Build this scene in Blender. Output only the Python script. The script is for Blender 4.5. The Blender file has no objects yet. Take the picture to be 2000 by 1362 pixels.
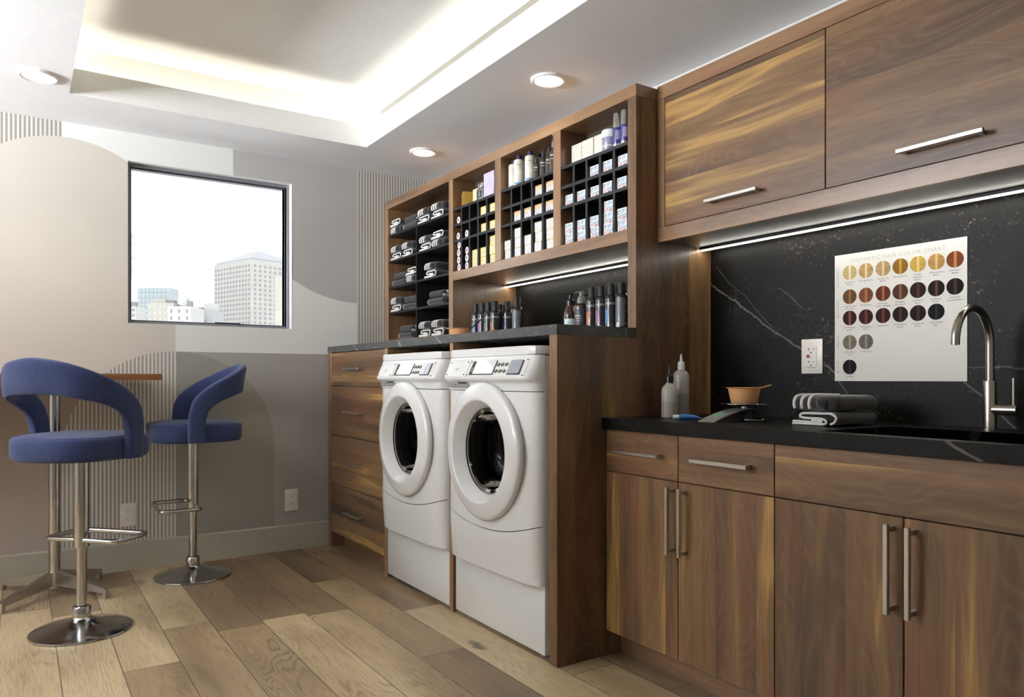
import bpy, bmesh, math, random
from mathutils import Vector, Matrix
random.seed(7)
PI = math.pi
C = bpy.context.scene.collection
R = math.radians

# ---------------------------------------------------------------- colours and nodes
def lin(c):
    def f(v):
        v = v / 255.0
        return v / 12.92 if v <= 0.04045 else ((v + 0.055) / 1.055) ** 2.4
    return (f(c[0]), f(c[1]), f(c[2]), 1.0)

class S:
    """socket wrapper with arithmetic"""
    def __init__(s, g, k): s.g = g; s.k = k
    def _m(s, op, *a, clamp=False):
        n = s.g.nt.nodes.new('ShaderNodeMath'); n.operation = op; n.use_clamp = clamp
        for i, v in enumerate((s,) + a):
            if isinstance(v, S): s.g.nt.links.new(v.k, n.inputs[i])
            else: n.inputs[i].default_value = v
        return S(s.g, n.outputs[0])
    def __add__(s, o): return s._m('ADD', o)
    def __sub__(s, o): return s._m('SUBTRACT', o)
    def __mul__(s, o): return s._m('MULTIPLY', o)
    def __truediv__(s, o): return s._m('DIVIDE', o)
    def gt(s, o): return s._m('GREATER_THAN', o)
    def lt(s, o): return s._m('LESS_THAN', o)
    def mx(s, o): return s._m('MAXIMUM', o)
    def mn(s, o): return s._m('MINIMUM', o)
    def floor(s): return s._m('FLOOR')
    def fract(s): return s._m('FRACT')
    def abs(s): return s._m('ABSOLUTE')
    def sin(s): return s._m('SINE')
    def pow(s, o): return s._m('POWER', o)
    def inv(s): return s._m('MULTIPLY', -1.0)._m('ADD', 1.0)
    def ss(s, a, b):
        n = s.g.nt.nodes.new('ShaderNodeMapRange'); n.interpolation_type = 'SMOOTHSTEP'
        s.g.nt.links.new(s.k, n.inputs[0]); n.inputs[1].default_value = a; n.inputs[2].default_value = b
        return S(s.g, n.outputs[0])

class G:
    def __init__(s, name):
        s.mat = bpy.data.materials.new(name); s.mat.use_nodes = True
        s.nt = s.mat.node_tree; s.b = s.nt.nodes['Principled BSDF']
        s.out = s.nt.nodes['Material Output']
    def new(s, t): return s.nt.nodes.new(t)
    def link(s, a, b): s.nt.links.new(a.k if isinstance(a, S) else a, b)
    def coords(s, rnd=True):
        tc = s.new('ShaderNodeTexCoord'); k = tc.outputs['Object']
        if rnd:
            oi = s.new('ShaderNodeObjectInfo'); vm = s.new('ShaderNodeVectorMath'); vm.operation = 'MULTIPLY_ADD'
            s.link(oi.outputs['Random'], vm.inputs[0]); vm.inputs[1].default_value = (31.0, 17.0, 23.0)
            s.link(k, vm.inputs[2]); k = vm.outputs[0]
        return k
    def xyz(s, k):
        n = s.new('ShaderNodeSeparateXYZ'); s.link(k, n.inputs[0]); return [S(s, o) for o in n.outputs]
    def vec(s, x, y, z):
        n = s.new('ShaderNodeCombineXYZ')
        for i, v in enumerate((x, y, z)):
            if isinstance(v, S): s.link(v, n.inputs[i])
            else: n.inputs[i].default_value = v
        return n.outputs[0]
    def scale(s, k, v):
        n = s.new('ShaderNodeVectorMath'); n.operation = 'MULTIPLY'; s.link(k, n.inputs[0]); n.inputs[1].default_value = v
        return n.outputs[0]
    def noise(s, k, sc=1.0, det=2.0, rough=.5, dist=0.0):
        n = s.new('ShaderNodeTexNoise'); s.link(k, n.inputs['Vector']); n.inputs['Scale'].default_value = sc
        n.inputs['Detail'].default_value = det; n.inputs['Roughness'].default_value = rough
        n.inputs['Distortion'].default_value = dist
        return S(s, n.outputs[0])
    def white(s, k):
        n = s.new('ShaderNodeTexWhiteNoise'); s.link(k, n.inputs['Vector']); return S(s, n.outputs[0])
    def ramp(s, f, stops):
        n = s.new('ShaderNodeValToRGB'); s.link(f, n.inputs[0]); r = n.color_ramp
        while len(r.elements) < len(stops): r.elements.new(.5)
        for e, (p, c) in zip(r.elements, stops): e.position = p; e.color = lin(c)
        return n.outputs[0]
    def mix(s, f, a, b, mode='MIX'):
        n = s.new('ShaderNodeMix'); n.data_type = 'RGBA'; n.blend_type = mode
        if isinstance(f, S): s.link(f, n.inputs[0])
        else: n.inputs[0].default_value = f
        for v, i in ((a, 6), (b, 7)):
            if isinstance(v, tuple): n.inputs[i].default_value = lin(v)
            else: s.link(v, n.inputs[i])
        return n.outputs[2]
    def bump(s, h, st=.2, d=.01):
        n = s.new('ShaderNodeBump'); s.link(h, n.inputs['Height']); n.inputs['Strength'].default_value = st
        n.inputs['Distance'].default_value = d; s.link(n.outputs[0], s.b.inputs['Normal'])
    def set(s, **kw):
        for k, v in kw.items():
            i = s.b.inputs[{'rough': 'Roughness', 'metal': 'Metallic', 'coat': 'Coat Weight', 'coatr': 'Coat Roughness',
                            'trans': 'Transmission Weight', 'ior': 'IOR', 'alpha': 'Alpha', 'sheen': 'Sheen Weight',
                            'spec': 'Specular IOR Level', 'sub': 'Subsurface Weight', 'aniso': 'Anisotropic', 'col': 'Base Color'}[k]]
            if isinstance(v, S): s.link(v, i)
            elif isinstance(v, tuple): i.default_value = lin(v)
            elif isinstance(v, (int, float)): i.default_value = v
            else: s.link(v, i)
        return s

def plain(name, col, rough=.5, metal=0, var=.06, nscale=40, bump=0, **kw):
    """procedural paint / plastic / metal with a faint mottling"""
    g = G(name); k = g.coords()
    n = g.noise(k, nscale, 3)
    d = tuple(max(0, c * (1 - var)) for c in col)
    g.link(g.mix(n.ss(.3, .7), d, col), g.b.inputs['Base Color'])
    g.set(rough=rough, metal=metal, **kw)
    if bump: g.bump(g.noise(k, nscale * 4, 3), bump, .002)
    return g.mat

def emit(name, col, st):
    g = G(name); e = g.new('ShaderNodeEmission'); e.inputs[0].default_value = lin(col); e.inputs[1].default_value = st
    g.link(e.outputs[0], g.out.inputs[0]); return g.mat

def wood(name, grain, board=.16, lo=(76, 56, 40), mid=(104, 77, 52), hi=(126, 95, 62), yel=(178, 140, 80), rough=.33, streak=1.0, coat=.15):
    g = G(name); k = g.coords(); x, y, z = g.xyz(k)
    if grain == 'z': al, ac, ad = z, y, x
    elif grain == 'y': al, ac, ad = y, z, x
    else: al, ac, ad = x, z, y
    across = ac + ad * .6
    bid = (across / board).floor()
    bt = g.white(g.vec(bid, 3.7, 1.1))
    shift = bt * 9.0
    warp = (g.noise(g.vec(al * 1.6 + shift, ac * 3.0, ad * 3.0), 1.0, 2) - .5) * .05
    v1 = g.vec(al * .65 + shift, (ac + warp) * 11.0, ad * 9.0)
    n1 = g.noise(v1, 1.0, 3, .55, .35)
    v2 = g.vec(al * 1.5 + shift, (ac + warp) * 7.0, ad * 6.0)
    n2 = g.noise(v2, 1.0, 2, .5, .6)
    rings = ((n2 * 90.0).sin() * .5 + .5)
    fine = g.noise(g.vec(al * 5.0, ac * 170.0, ad * 170.0), 1.0, 3, .6)
    f = (n1 + (bt - .5) * .17) * streak
    col = g.ramp(f, [(.30, lo), (.45, mid), (.60, hi), (.675, yel), (.78, hi)])
    redn = g.noise(g.vec(al * 2.0, ac * 5.0, ad * 5.0), 1.0, 2)
    col = g.mix(redn.ss(.5, .75) * .35, col, (128, 78, 56))
    col = g.mix(rings.pow(3.0) * .13, col, (160, 132, 100)); col = g.mix(redn.ss(.55, .8) * .25, col, (118, 72, 56))
    col = g.mix(fine.ss(.45, .8) * .30, col, (70, 46, 32))
    g.link(col, g.b.inputs['Base Color'])
    g.set(rough=fine * .18 + (rough - .06), coat=coat, coatr=.22)
    g.bump(fine * .7 + rings * .3, .10, .001)
    return g.mat

def stone(name, veins, speck=1.0, rough=.34, spec=.16, base=((11, 10, 8), (16, 15, 12), (24, 21, 17))):
    g = G(name); k = g.coords(False); x, y, z = g.xyz(k)
    n = g.noise(k, 9.0, 5, .6)
    col = g.ramp(n, [(.3, base[0]), (.55, base[1]), (.75, base[2])])
    sp = g.noise(k, 70.0, 7, .78, .6); patch = g.noise(k, 4.3, 3, .6)
    fl = sp.ss(.575, .66) * patch.ss(.46, .62)
    col = g.mix(fl * .62 * speck, col, (158, 136, 108))
    crack = (g.noise(k, 6.0, 4, .6, 1.6) - .5).abs().ss(.0, .012).inv() * patch.ss(.52, .66) * .13 * speck
    col = g.mix(crack, col, (140, 128, 112))
    wob = (g.noise(k, 6.0, 5, .7) - .5) * .055
    wid = g.noise(k, 14.0, 3) * 1.2 + .15
    for (a, b, cz, c, w, y0, y1, st) in veins:      # a*y + b*x + cz*z = c, kept between y0 and y1
        d = (y * a + x * b + z * cz + wob - c).abs()
        m = (d / (wid * w)).ss(.45, 1.0).inv() * y.gt(y0) * y.lt(y1)
        col = g.mix(m * st, col, (176, 172, 166))
    g.link(col, g.b.inputs['Base Color']); g.set(rough=n * .15 + (rough - .05), spec=spec)
    g.bump(sp, .05, .002)
    return g.mat

# ---------------------------------------------------------------- mesh builder
class MB:
    def __init__(s, *mats): s.bm = bmesh.new(); s.mats = list(mats); s.i = 0
    def use(s, m):
        if m not in s.mats: s.mats.append(m)
        s.i = s.mats.index(m); return s
    def _f(s, vs):
        try: f = s.bm.faces.new(vs)
        except ValueError: return None
        f.material_index = s.i; return f
    def box(s, x0, x1, y0, y1, z0, z1, bev=0, seg=1):
        v = [s.bm.verts.new((x, y, z)) for x in (x0, x1) for y in (y0, y1) for z in (z0, z1)]
        fs = [s._f([v[i] for i in q]) for q in ((0, 1, 3, 2), (4, 6, 7, 5), (0, 4, 5, 1), (2, 3, 7, 6), (0, 2, 6, 4), (1, 5, 7, 3))]
        if bev:
            es = list({e for f in fs for e in f.edges})
            r = bmesh.ops.bevel(s.bm, geom=es, offset=bev, segments=seg, profile=.5, affect='EDGES')
            for f in r['faces']: f.material_index = s.i
        return s
    def lathe(s, prof, c=(0, 0, 0), axis='z', seg=40, mat_at=None, rfun=None):
        rings = []
        for r, h in prof:
            ring = []
            for i in range(seg):
                a = 2 * PI * i / seg; k = rfun(a) if rfun else 1
                p, q = r * k * math.cos(a), r * k * math.sin(a)
                if axis == 'z': co = (c[0] + p, c[1] + q, c[2] + h)
                elif axis == 'x': co = (c[0] + h, c[1] + p, c[2] + q)
                else: co = (c[0] + p, c[1] + h, c[2] + q)
                ring.append(co)
            if r < 1e-6: rings.append([s.bm.verts.new(ring[0])])
            else: rings.append([s.bm.verts.new(co) for co in ring])
        for a, b in zip(rings, rings[1:]):
            for i in range(seg):
                j = (i + 1) % seg
                if len(a) == 1 and len(b) == 1: continue
                if len(a) == 1: s._f([a[0], b[i], b[j]])
                elif len(b) == 1: s._f([a[i], b[0], a[j]])
                else: s._f([a[i], a[j], b[j], b[i]])
        for ring, flip in ((rings[0], 1), (rings[-1], 0)):
            if len(ring) > 1 and s_cap(prof, ring is rings[0]): s._f(ring[::-1] if flip else ring)
        return s
    def cyl(s, p0, p1, r, seg=24, r1=None):
        return s.tube([p0, p1], [r, r if r1 is None else r1], seg)
    def tube(s, pts, r, seg=16, closed=False, flat=1.0):
        pts = [Vector(p) for p in pts]; n = len(pts); rings = []
        rr = r if isinstance(r, (list, tuple)) else [r] * n
        up = None
        for i, p in enumerate(pts):
            if closed: t = pts[(i + 1) % n] - pts[i - 1]
            else: t = pts[min(i + 1, n - 1)] - pts[max(i - 1, 0)]
            t.normalize()
            if up is None:
                up = Vector((0, 0, 1)) if abs(t.z) < .9 else Vector((1, 0, 0))
            sd = t.cross(up)
            if sd.length < 1e-6: sd = t.orthogonal()
            sd.normalize(); up = sd.cross(t).normalized()
            rings.append([s.bm.verts.new(p + sd * math.cos(2 * PI * k / seg) * rr[i] + up * math.sin(2 * PI * k / seg) * rr[i] * flat) for k in range(seg)])
        m = n if closed else n - 1
        for i in range(m):
            a, b = rings[i], rings[(i + 1) % n]
            for k in range(seg): s._f([a[k], a[(k + 1) % seg], b[(k + 1) % seg], b[k]])
        if not closed: s._f(rings[0][::-1]); s._f(rings[-1])
        return s
    def prism(s, pts, a, b, axis='x', bev=0):
        """2-D outline extruded along axis; pts are the two other coordinates in order"""
        def co(p, t):
            if axis == 'x': return (t, p[0], p[1])
            if axis == 'y': return (p[0], t, p[1])
            return (p[0], p[1], t)
        A = [s.bm.verts.new(co(p, a)) for p in pts]; B = [s.bm.verts.new(co(p, b)) for p in pts]
        n = len(pts); fs = [s._f(A[::-1]), s._f(B)]
        fs += [s._f([A[i], A[(i + 1) % n], B[(i + 1) % n], B[i]]) for i in range(n)]
        if bev:
            es = list({e for f in fs[:2] for e in f.edges})
            r = bmesh.ops.bevel(s.bm, geom=es, offset=bev, segments=2, profile=.5, affect='EDGES')
            for f in r['faces']: f.material_index = s.i
        return s
    def grid(s, fn, nu, nv, closeu=False):
        g = [[s.bm.verts.new(fn(u / nu, v / nv)) for v in range(nv + 1)] for u in range(nu + (0 if closeu else 1))]
        L = len(g)
        for u in range(nu if not closeu else L):
            for v in range(nv): s._f([g[u % L][v], g[(u + 1) % L][v], g[(u + 1) % L][v + 1], g[u % L][v + 1]])
        return s
    def quad(s, pts): s._f([s.bm.verts.new(p) for p in pts]); return s
    def disc(s, c, ry, rz, seg=20):
        """flat ellipse in the y-z plane"""
        s._f([s.bm.verts.new((c[0], c[1] + ry * math.cos(2 * PI * i / seg), c[2] + rz * math.sin(2 * PI * i / seg))) for i in range(seg)]); return s
    def done(s, name, parent=None, ang=34, off=None, loc=None, solid=True):
        if off is not None: bmesh.ops.translate(s.bm, verts=s.bm.verts, vec=-Vector(off))
        bmesh.ops.remove_doubles(s.bm, verts=s.bm.verts, dist=1e-5)
        if solid: bmesh.ops.recalc_face_normals(s.bm, faces=s.bm.faces)
        for f in s.bm.faces: f.smooth = True
        for e in s.bm.edges:
            if len(e.link_faces) == 2 and e.calc_face_angle(0) > R(ang): e.smooth = False
        me = bpy.data.meshes.new(name); s.bm.to_mesh(me); s.bm.free()
        for m in s.mats: me.materials.append(m)
        o = bpy.data.objects.new(name, me); C.objects.link(o)
        if parent is not None: o.parent = parent
        if loc is not None: o.location = loc
        return o

def rumple(mb, amp, sc=22.0):
    from mathutils import noise
    bmesh.ops.triangulate(mb.bm, faces=[f for f in mb.bm.faces if len(f.verts) > 4])
    bmesh.ops.subdivide_edges(mb.bm, edges=[e for e in mb.bm.edges if e.calc_length() > .03], cuts=5, use_grid_fill=True)
    for v in mb.bm.verts:
        n = noise.noise_vector(v.co * sc); v.co += Vector((n.x * .6, n.y * .6, abs(n.z) if v.co.z < .01 else n.z)) * amp

def s_cap(prof, first):
    return False

def worldpos(o):
    p = Vector((0, 0, 0))
    while o is not None: p += o.location; o = o.parent
    return p

def thing(name, label, cat, loc=(0, 0, 0), rz=0, group=None):
    o = bpy.data.objects.new(name, None); C.objects.link(o); o.location = loc; o.rotation_euler = (0, 0, rz)
    o.empty_display_size = .05
    return tag(o, label, cat, group)
def tag(o, label, cat, group=None):
    o['label'] = label; o['category'] = cat
    if group: o['group'] = group
    return o
def part(mb, name, root, label=None, **kw):
    """world-coordinate mesh parented to an unrotated thing"""
    o = mb.done(name, root, off=worldpos(root), **kw)
    if label: o['label'] = label
    return o
def lpart(mb, name, root, label=None, **kw):
    o = mb.done(name, root, **kw)
    if label: o['label'] = label
    return o
def struct(mb, name, **kw):
    o = mb.done(name, **kw); o['kind'] = 'structure'; return o
def copy_tree(o, parent=None):
    c = o.copy(); C.objects.link(c)
    if parent is not None: c.parent = parent
    for ch in list(KIDS.get(o.name, [])): 
        n = copy_tree(ch, c); KIDS.setdefault(c.name, []).append(n)
    return c
KIDS = {}
def index_kids():
    KIDS.clear()
    for o in bpy.data.objects:
        if o.parent: KIDS.setdefault(o.parent.name, []).append(o)
def dup(o, label, loc, rz=None, group=None, scale=None):
    c = copy_tree(o); c.location = loc
    if rz is not None: c.rotation_euler = (0, 0, rz)
    if label: c['label'] = label
    if group: c['group'] = group
    if scale: c.scale = scale
    return c

def text_mesh(s, size, align='CENTER', bold=0, space=1.0):
    """returns list of verts (x,y) and faces of a flat text"""
    cu = bpy.data.curves.new('txt', 'FONT'); cu.body = s; cu.size = size; cu.align_x = align; cu.align_y = 'CENTER'
    cu.offset = bold; cu.resolution_u = 2; cu.space_character = space
    o = bpy.data.objects.new('txt', cu); C.objects.link(o)
    bpy.context.view_layer.update()
    dg = bpy.context.evaluated_depsgraph_get()
    me = bpy.data.meshes.new_from_object(o.evaluated_get(dg))
    vs = [tuple(v.co[:2]) for v in me.vertices]; fs = [tuple(p.vertices) for p in me.polygons]
    bpy.data.objects.remove(o); bpy.data.curves.remove(cu); bpy.data.meshes.remove(me)
    return vs, fs
def put_text(mb, s, size, fn, **kw):
    vs, fs = text_mesh(s, size, **kw)
    V = [mb.bm.verts.new(fn(a, b)) for a, b in vs]
    for f in fs: mb._f([V[i] for i in f])

# ---------------------------------------------------------------- materials
M = {}
M['wz'] = wood('walnut_vertical', 'z'); M['wy'] = wood('walnut_horizontal', 'y'); M['wx'] = wood('walnut_depthwise', 'x')
M['wframe'] = wood('walnut_frame', 'y', board=.3, lo=(106, 79, 56), mid=(132, 100, 71), hi=(149, 115, 81), yel=(162, 127, 86), rough=.27, coat=.7)
M['wframez'] = wood('walnut_frame_upright', 'z', board=.3, lo=(106, 79, 56), mid=(132, 100, 71), hi=(149, 115, 81), yel=(162, 127, 86), rough=.27, coat=.7)
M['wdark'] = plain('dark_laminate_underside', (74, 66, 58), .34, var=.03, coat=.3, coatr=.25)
M['tablewood'] = wood('table_walnut', 'x', lo=(110, 66, 34), mid=(136, 84, 44), hi=(150, 96, 52), yel=(168, 110, 60))
M['white'] = plain('white_enamel', (226, 226, 224), .22, var=.01, coat=.3, coatr=.1)
M['whitem'] = plain('white_satin_plastic', (222, 222, 219), .38, var=.02)
M['seam'] = plain('dark_seam_rubber', (50, 50, 50), .7)
M['grey_plastic'] = plain('grey_recess_plastic', (140, 140, 138), .5)
M['lcd'] = plain('display_glass', (228, 232, 236), .06, var=.01, coat=1.0, coatr=.03)
M['lcdg'] = plain('grey_display_glass', (150, 154, 164), .08, coat=1.0, coatr=.03)
M['blackgl'] = plain('black_gloss', (18, 18, 19), .12)
M['chrome'] = plain('polished_chrome', (190, 189, 186), .15, 1.0, var=.03)
M['steel'] = plain('brushed_steel', (196, 193, 188), .30, 1.0, var=.03, nscale=60)
M['bronze'] = plain('satin_nickel', (184, 178, 168), .27, 1.0, var=.03, nscale=60)
M['drum'] = plain('drum_steel', (60, 57, 54), .38, 1.0, var=.2, nscale=30)
M['drumdark'] = plain('drum_dark_rubber', (26, 25, 24), .35)
M['blackmdf'] = plain('black_shelf_board', (27, 28, 29), .5, var=.15)
M['framem'] = plain('dark_anodised_frame', (136, 139, 146), .35, .2, var=.05)
M['framed'] = plain('dark_frame_gasket', (58, 60, 67), .4, .1)
M['ceil'] = plain('ceiling_paint', (232, 233, 233), .8, var=.01)
M['cove'] = plain('cove_paint', (243, 243, 240), .8, var=.01)
M['base'] = plain('baseboard_paint', (172, 166, 150), .5, var=.02)
M['wallp'] = plain('wall_paint', (205, 203, 198), .8, var=.02)
M['led'] = emit('led_diffuser', (255, 250, 240), 17.0); M['dmetal'] = plain('dark_channel_metal', (62, 60, 58), .4, .5)
M['coveled'] = emit('cove_led', (255, 236, 196), 14.0)
M['dl'] = emit('downlight_lens', (255, 248, 236), 7.0)
M['trimw'] = plain('white_trim', (235, 234, 230), .4, var=.01)
M['outlet'] = plain('outlet_plastic', (232, 226, 216), .35, var=.01)
M['slot'] = plain('outlet_slot_dark', (28, 26, 24), .6)
M['red'] = plain('red_reset_button', (150, 24, 30), .4)

def fabric(name, col, col2, sc=900, sheen=.3, rough=.9, bump=.3):
    g = G(name); k = g.coords(False); x, y, z = g.xyz(k)
    a = g.noise(g.scale(k, (sc * .15, sc * .15, sc)), 1, 2); b = g.noise(g.scale(k, (sc, sc, sc * .15)), 1, 2)
    h = a * .5 + b * .5
    g.link(g.mix(h.ss(.35, .65), col2, col), g.b.inputs['Base Color']); g.set(rough=rough, sheen=sheen)
    g.bump(h, bump, .001); return g.mat
M['blue'] = fabric('blue_woven_upholstery', (44, 58, 102), (33, 43, 78), 420, .15)
M['piping'] = fabric('blue_piping', (52, 68, 120), (40, 52, 96), 420)
M['towel'] = fabric('charcoal_terry', (58, 53, 53), (33, 30, 31), 500, .4, .95, .8)
M['hem'] = plain('white_towel_hem', (240, 238, 232), .85, var=.04, nscale=300, bump=.3)

M['stone_c'] = stone('black_stone_counter', [(1.0, 0, -1.95, -.868, .015, .78, 1.0, .24), (.3, 1.0, 0, 2.60, .008, 1.0, 1.5, .15)], speck=.5)
M['stone_r'] = stone('black_stone_raised_counter', [(1.0, 0, -2.4, 1.177, .020, 4.0, 4.3, .30), (1.0, 0, -.7, 2.681, .018, 3.4, 3.7, .30), (1.0, 0, -1.6, 1.123, .018, 3.0, 3.3, .30), (0, 1.0, .3, 2.368, .008, 2.0, 2.21, .25)], speck=.12, rough=.24, spec=.7, base=((56, 57, 58), (64, 65, 66), (74, 75, 76)))
M['stone_w'] = stone('black_stone_backsplash', [(-.66, 0, 1.0, .024, .0075, 1.585, 2.3, .24), (-1.4, 0, 1.0, -1.178, .008, 1.44, 1.60, .20), (-.957, 0, 1.0, -.061, .008, .85, 1.17, .24), (-.03, 0, 1.0, 1.068, .004, .95, 1.16, .2), (-.92, 0, 1.0, -.453, .003, 1.85, 2.15, .2), (-.85, 0, 1.0, -.154, .003, 1.74, 1.86, .2)], speck=1.0, rough=.42)

# floor boards run along y
def floor_mat():
    g = G('oak_floor'); k = g.coords(False); x, y, z = g.xyz(k)
    w = .1925; rx = (x - .122) / w; row = rx.floor()
    off = g.white(g.vec(row, 9.3, 2.1)); ln = 1.25
    ry = y / ln + off * 3.0; cell = ry.floor()
    h1 = g.white(g.vec(row, cell, .5)); h2 = g.white(g.vec(row, cell, 5.5))
    fx = rx.fract(); fy = ry.fract()
    gap = (fx.mn(fx.inv()) * w).mn(fy.mn(fy.inv()) * ln)
    seam = gap.ss(.0012, .0030).inv()
    sx = x * 1.0 + h1 * 7.0; sy = y + h2 * 13.0
    fine0 = g.noise(g.vec(sx * 30.0, sy * 20.0, 1.0), 1, 3, .6)
    big = g.noise(g.vec(sx * 5.0, sy * .9, h1 * 5.0), 1, 3, .5, .5)
    ringn = g.noise(g.vec(sx * 6.5 + (fine0 - .5) * .12, sy * .8, h2 * 3.0), 1, 2.5, .4, .35)
    rings = (ringn * 190.0).sin() * .5 + .5
    ringm = g.noise(g.vec(sx * 3.0, sy * 1.2, 4.0), 1, 2).ss(.44, .64) * (h2 * .8 + .4)
    fine = g.noise(g.vec(sx * 140.0, sy * 7.0, 0.0), 1, 4, .65)
    tone = h1 * .55 + big * .75 - .13
    col = g.ramp(tone, [(.16, (98, 78, 58)), (.36, (136, 113, 86)), (.58, (168, 145, 112)), (.82, (202, 181, 144))])
    col = g.mix(rings.pow(4.0) * ringm * .6, col, (88, 70, 52))
    col = g.mix(fine.ss(.42, .75) * .45, col, (108, 88, 66))
    kn = g.new('ShaderNodeTexVoronoi'); kn.inputs['Scale'].default_value = 1.0
    wrp = (g.noise(k, 30, 3) - .5) * .35
    g.link(g.vec(sx * 6.2 + wrp, sy * 1.9 + wrp, h2 * 4.0), kn.inputs['Vector'])
    kd = S(g, kn.outputs['Distance']); kr = g.new('ShaderNodeSeparateColor'); g.link(kn.outputs['Color'], kr.inputs[0])
    knot = kd.ss(.03, .20).inv() * S(g, kr.outputs[0]).gt(.5)
    col = g.mix(knot * .85, col, (56, 46, 38))
    smudge = g.noise(g.vec(sx * 9.0, sy * 3.0, 1.0), 1, 4, .6).ss(.6, .75)
    col = g.mix(smudge * .25, col, (92, 76, 60))
    col = g.mix(seam * .75, col, (62, 50, 38))
    g.link(col, g.b.inputs['Base Color']); g.set(rough=fine * .2 + rings * .05 + .30)
    g.bump(rings * ringm * .35 + fine * .35 - seam * 1.2, .28, .0025)
    return g.mat
M['floor'] = floor_mat()

def mural():
    g = G('mural_wallpaper'); k = g.coords(False); x, y, z = g.xyz(k)
    def circ(cx, cz, r):
        dx = x - cx; dz = z - cz; return (dx * dx + dz * dz).lt(r * r)
    st = ((x - .187) / .0198).fract().gt(.46)
    stripe = g.mix(st, (214, 211, 203), (158, 151, 141))
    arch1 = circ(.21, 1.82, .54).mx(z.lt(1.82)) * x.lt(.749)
    low = circ(.75, .665, .56).mx(z.lt(.665))
    sb = x.gt(.19) * x.lt(.753) * z.lt(1.226) * low
    gt_ = x.gt(1.066) * circ(1.849, 2.345, .782).mx(z.gt(2.345))
    lr = x.gt(.753) * z.lt(1.223)
    inner = lr * low * x.lt(1.31)
    c = g.mix(x.lt(.187), (230, 230, 225), stripe)
    c = g.mix(gt_, c, (186, 184, 181))
    c = g.mix(x.gt(1.849), c, stripe)
    c = g.mix(arch1, c, (206, 199, 187))
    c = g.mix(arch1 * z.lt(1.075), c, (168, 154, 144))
    c = g.mix(lr, c, (164, 160, 155))
    c = g.mix(inner, c, (150, 146, 136))
    c = g.mix(sb, c, stripe)
    g.link(c, g.b.inputs['Base Color']); g.set(rough=.75)
    g.bump(g.noise(k, 300, 2), .06, .001)
    return g.mat
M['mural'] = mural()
SKY, LFILL, COVE, DOWN, EXPO = 2.5, 275, 2.2, 7, 0.14
# ================================================================= THE ROOM
XL, XR, YB, YF, ZC = -3.0, 2.487, -1.3, 4.64, 2.44
b = MB(M['floor']); b.box(XL - .1, XR + .1, YB - .1, YF + .2, -.05, 0); struct(b, 'floor')
# window wall with its opening
ox0, ox1, oz0, oz1 = .503, 1.42, 1.376, 2.285
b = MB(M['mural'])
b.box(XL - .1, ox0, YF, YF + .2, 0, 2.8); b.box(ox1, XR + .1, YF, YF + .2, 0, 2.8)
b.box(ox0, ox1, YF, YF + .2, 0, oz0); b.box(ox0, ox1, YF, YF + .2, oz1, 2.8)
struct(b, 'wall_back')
b = MB(M['trimw'])      # plastered reveal lining the opening
b.box(ox1 - .002, ox1 - .0005, YF - .001, YF + .06, oz0, oz1); b.box(ox0, ox1, YF - .001, YF + .06, oz1 - .002, oz1 - .0005)
b.box(ox0 + .0005, ox0 + .002, YF + .001, YF + .06, oz0, oz1); b.box(ox0, ox1, YF + .001, YF + .06, oz0 + .0005, oz0 + .002)
struct(b, 'trim_1')
b = MB(M['wallp']); b.box(XR, XR + .1, YB - .1, YF, 0, 2.8); struct(b, 'wall_right')
# left wall with added fill-light opening, front wall behind the camera
b = MB(M['wallp'])
b.box(XL - .1, XL, YB - .1, .9, 0, 2.8); b.box(XL - .1, XL, 4.1, YF, 0, 2.8)
b.box(XL - .1, XL, .9, 4.1, 0, 1.35); b.box(XL - .1, XL, .9, 4.1, 2.35, 2.8)
struct(b, 'wall_left')
b = MB(M['wallp']); b.box(XL - .1, XR + .1, YB - .1, YB, 0, 2.8); struct(b, 'wall_front')
# ceiling with a lit tray
tx0, tx1, ty0, ty1 = .2, 1.717, .6, 4.163
b = MB(M['ceil'])
b.box(XL - .1, tx0 + 0, YB - .1, YF, ZC, ZC + .02); b.box(tx1, XR + .1, YB - .1, YF, ZC, ZC + .02)
b.box(tx0, tx1, YB - .1, ty0, ZC, ZC + .02); b.box(tx0, tx1, ty1, YF, ZC, ZC + .02)
b.use(M['cove'])
lp, tw, zt, zl = .018, .150, 2.728, 2.566
b.box(tx0 - lp, tx0 + .0002, ty0 - lp, ty1 + lp, ZC + .0005, zl); b.box(tx1 - .0002, tx1 + lp, ty0 - lp, ty1 + lp, ZC + .0005, zl)
b.box(tx0, tx1, ty0 - lp, ty0 + .0002, ZC + .0005, zl); b.box(tx0, tx1, ty1 - .0002, ty1 + lp, ZC + .0005, zl)
a0, a1, c0, c1 = tx0 - tw, tx1 + tw, ty0 - tw, ty1 + tw
b.box(a0 - .02, a0, c0, c1, ZC + .02, zt); b.box(a1, a1 + .02, c0, c1, ZC + .02, zt)
b.box(a0, a1, c0 - .02, c0, ZC + .02, zt); b.box(a0, a1, c1, c1 + .02, ZC + .02, zt)
b.box(a0 - .02, a1 + .02, c0 - .02, c1 + .02, zt, zt + .03)
struct(b, 'ceiling')
# baseboards
b = MB(M['base'])
b.prism([(YF, 0), (YF - .014, 0), (YF - .014, .150), (YF - .008, .158), (YF, .158)], XL, 1.652, 'x')
struct(b, 'baseboard_back')
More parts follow.
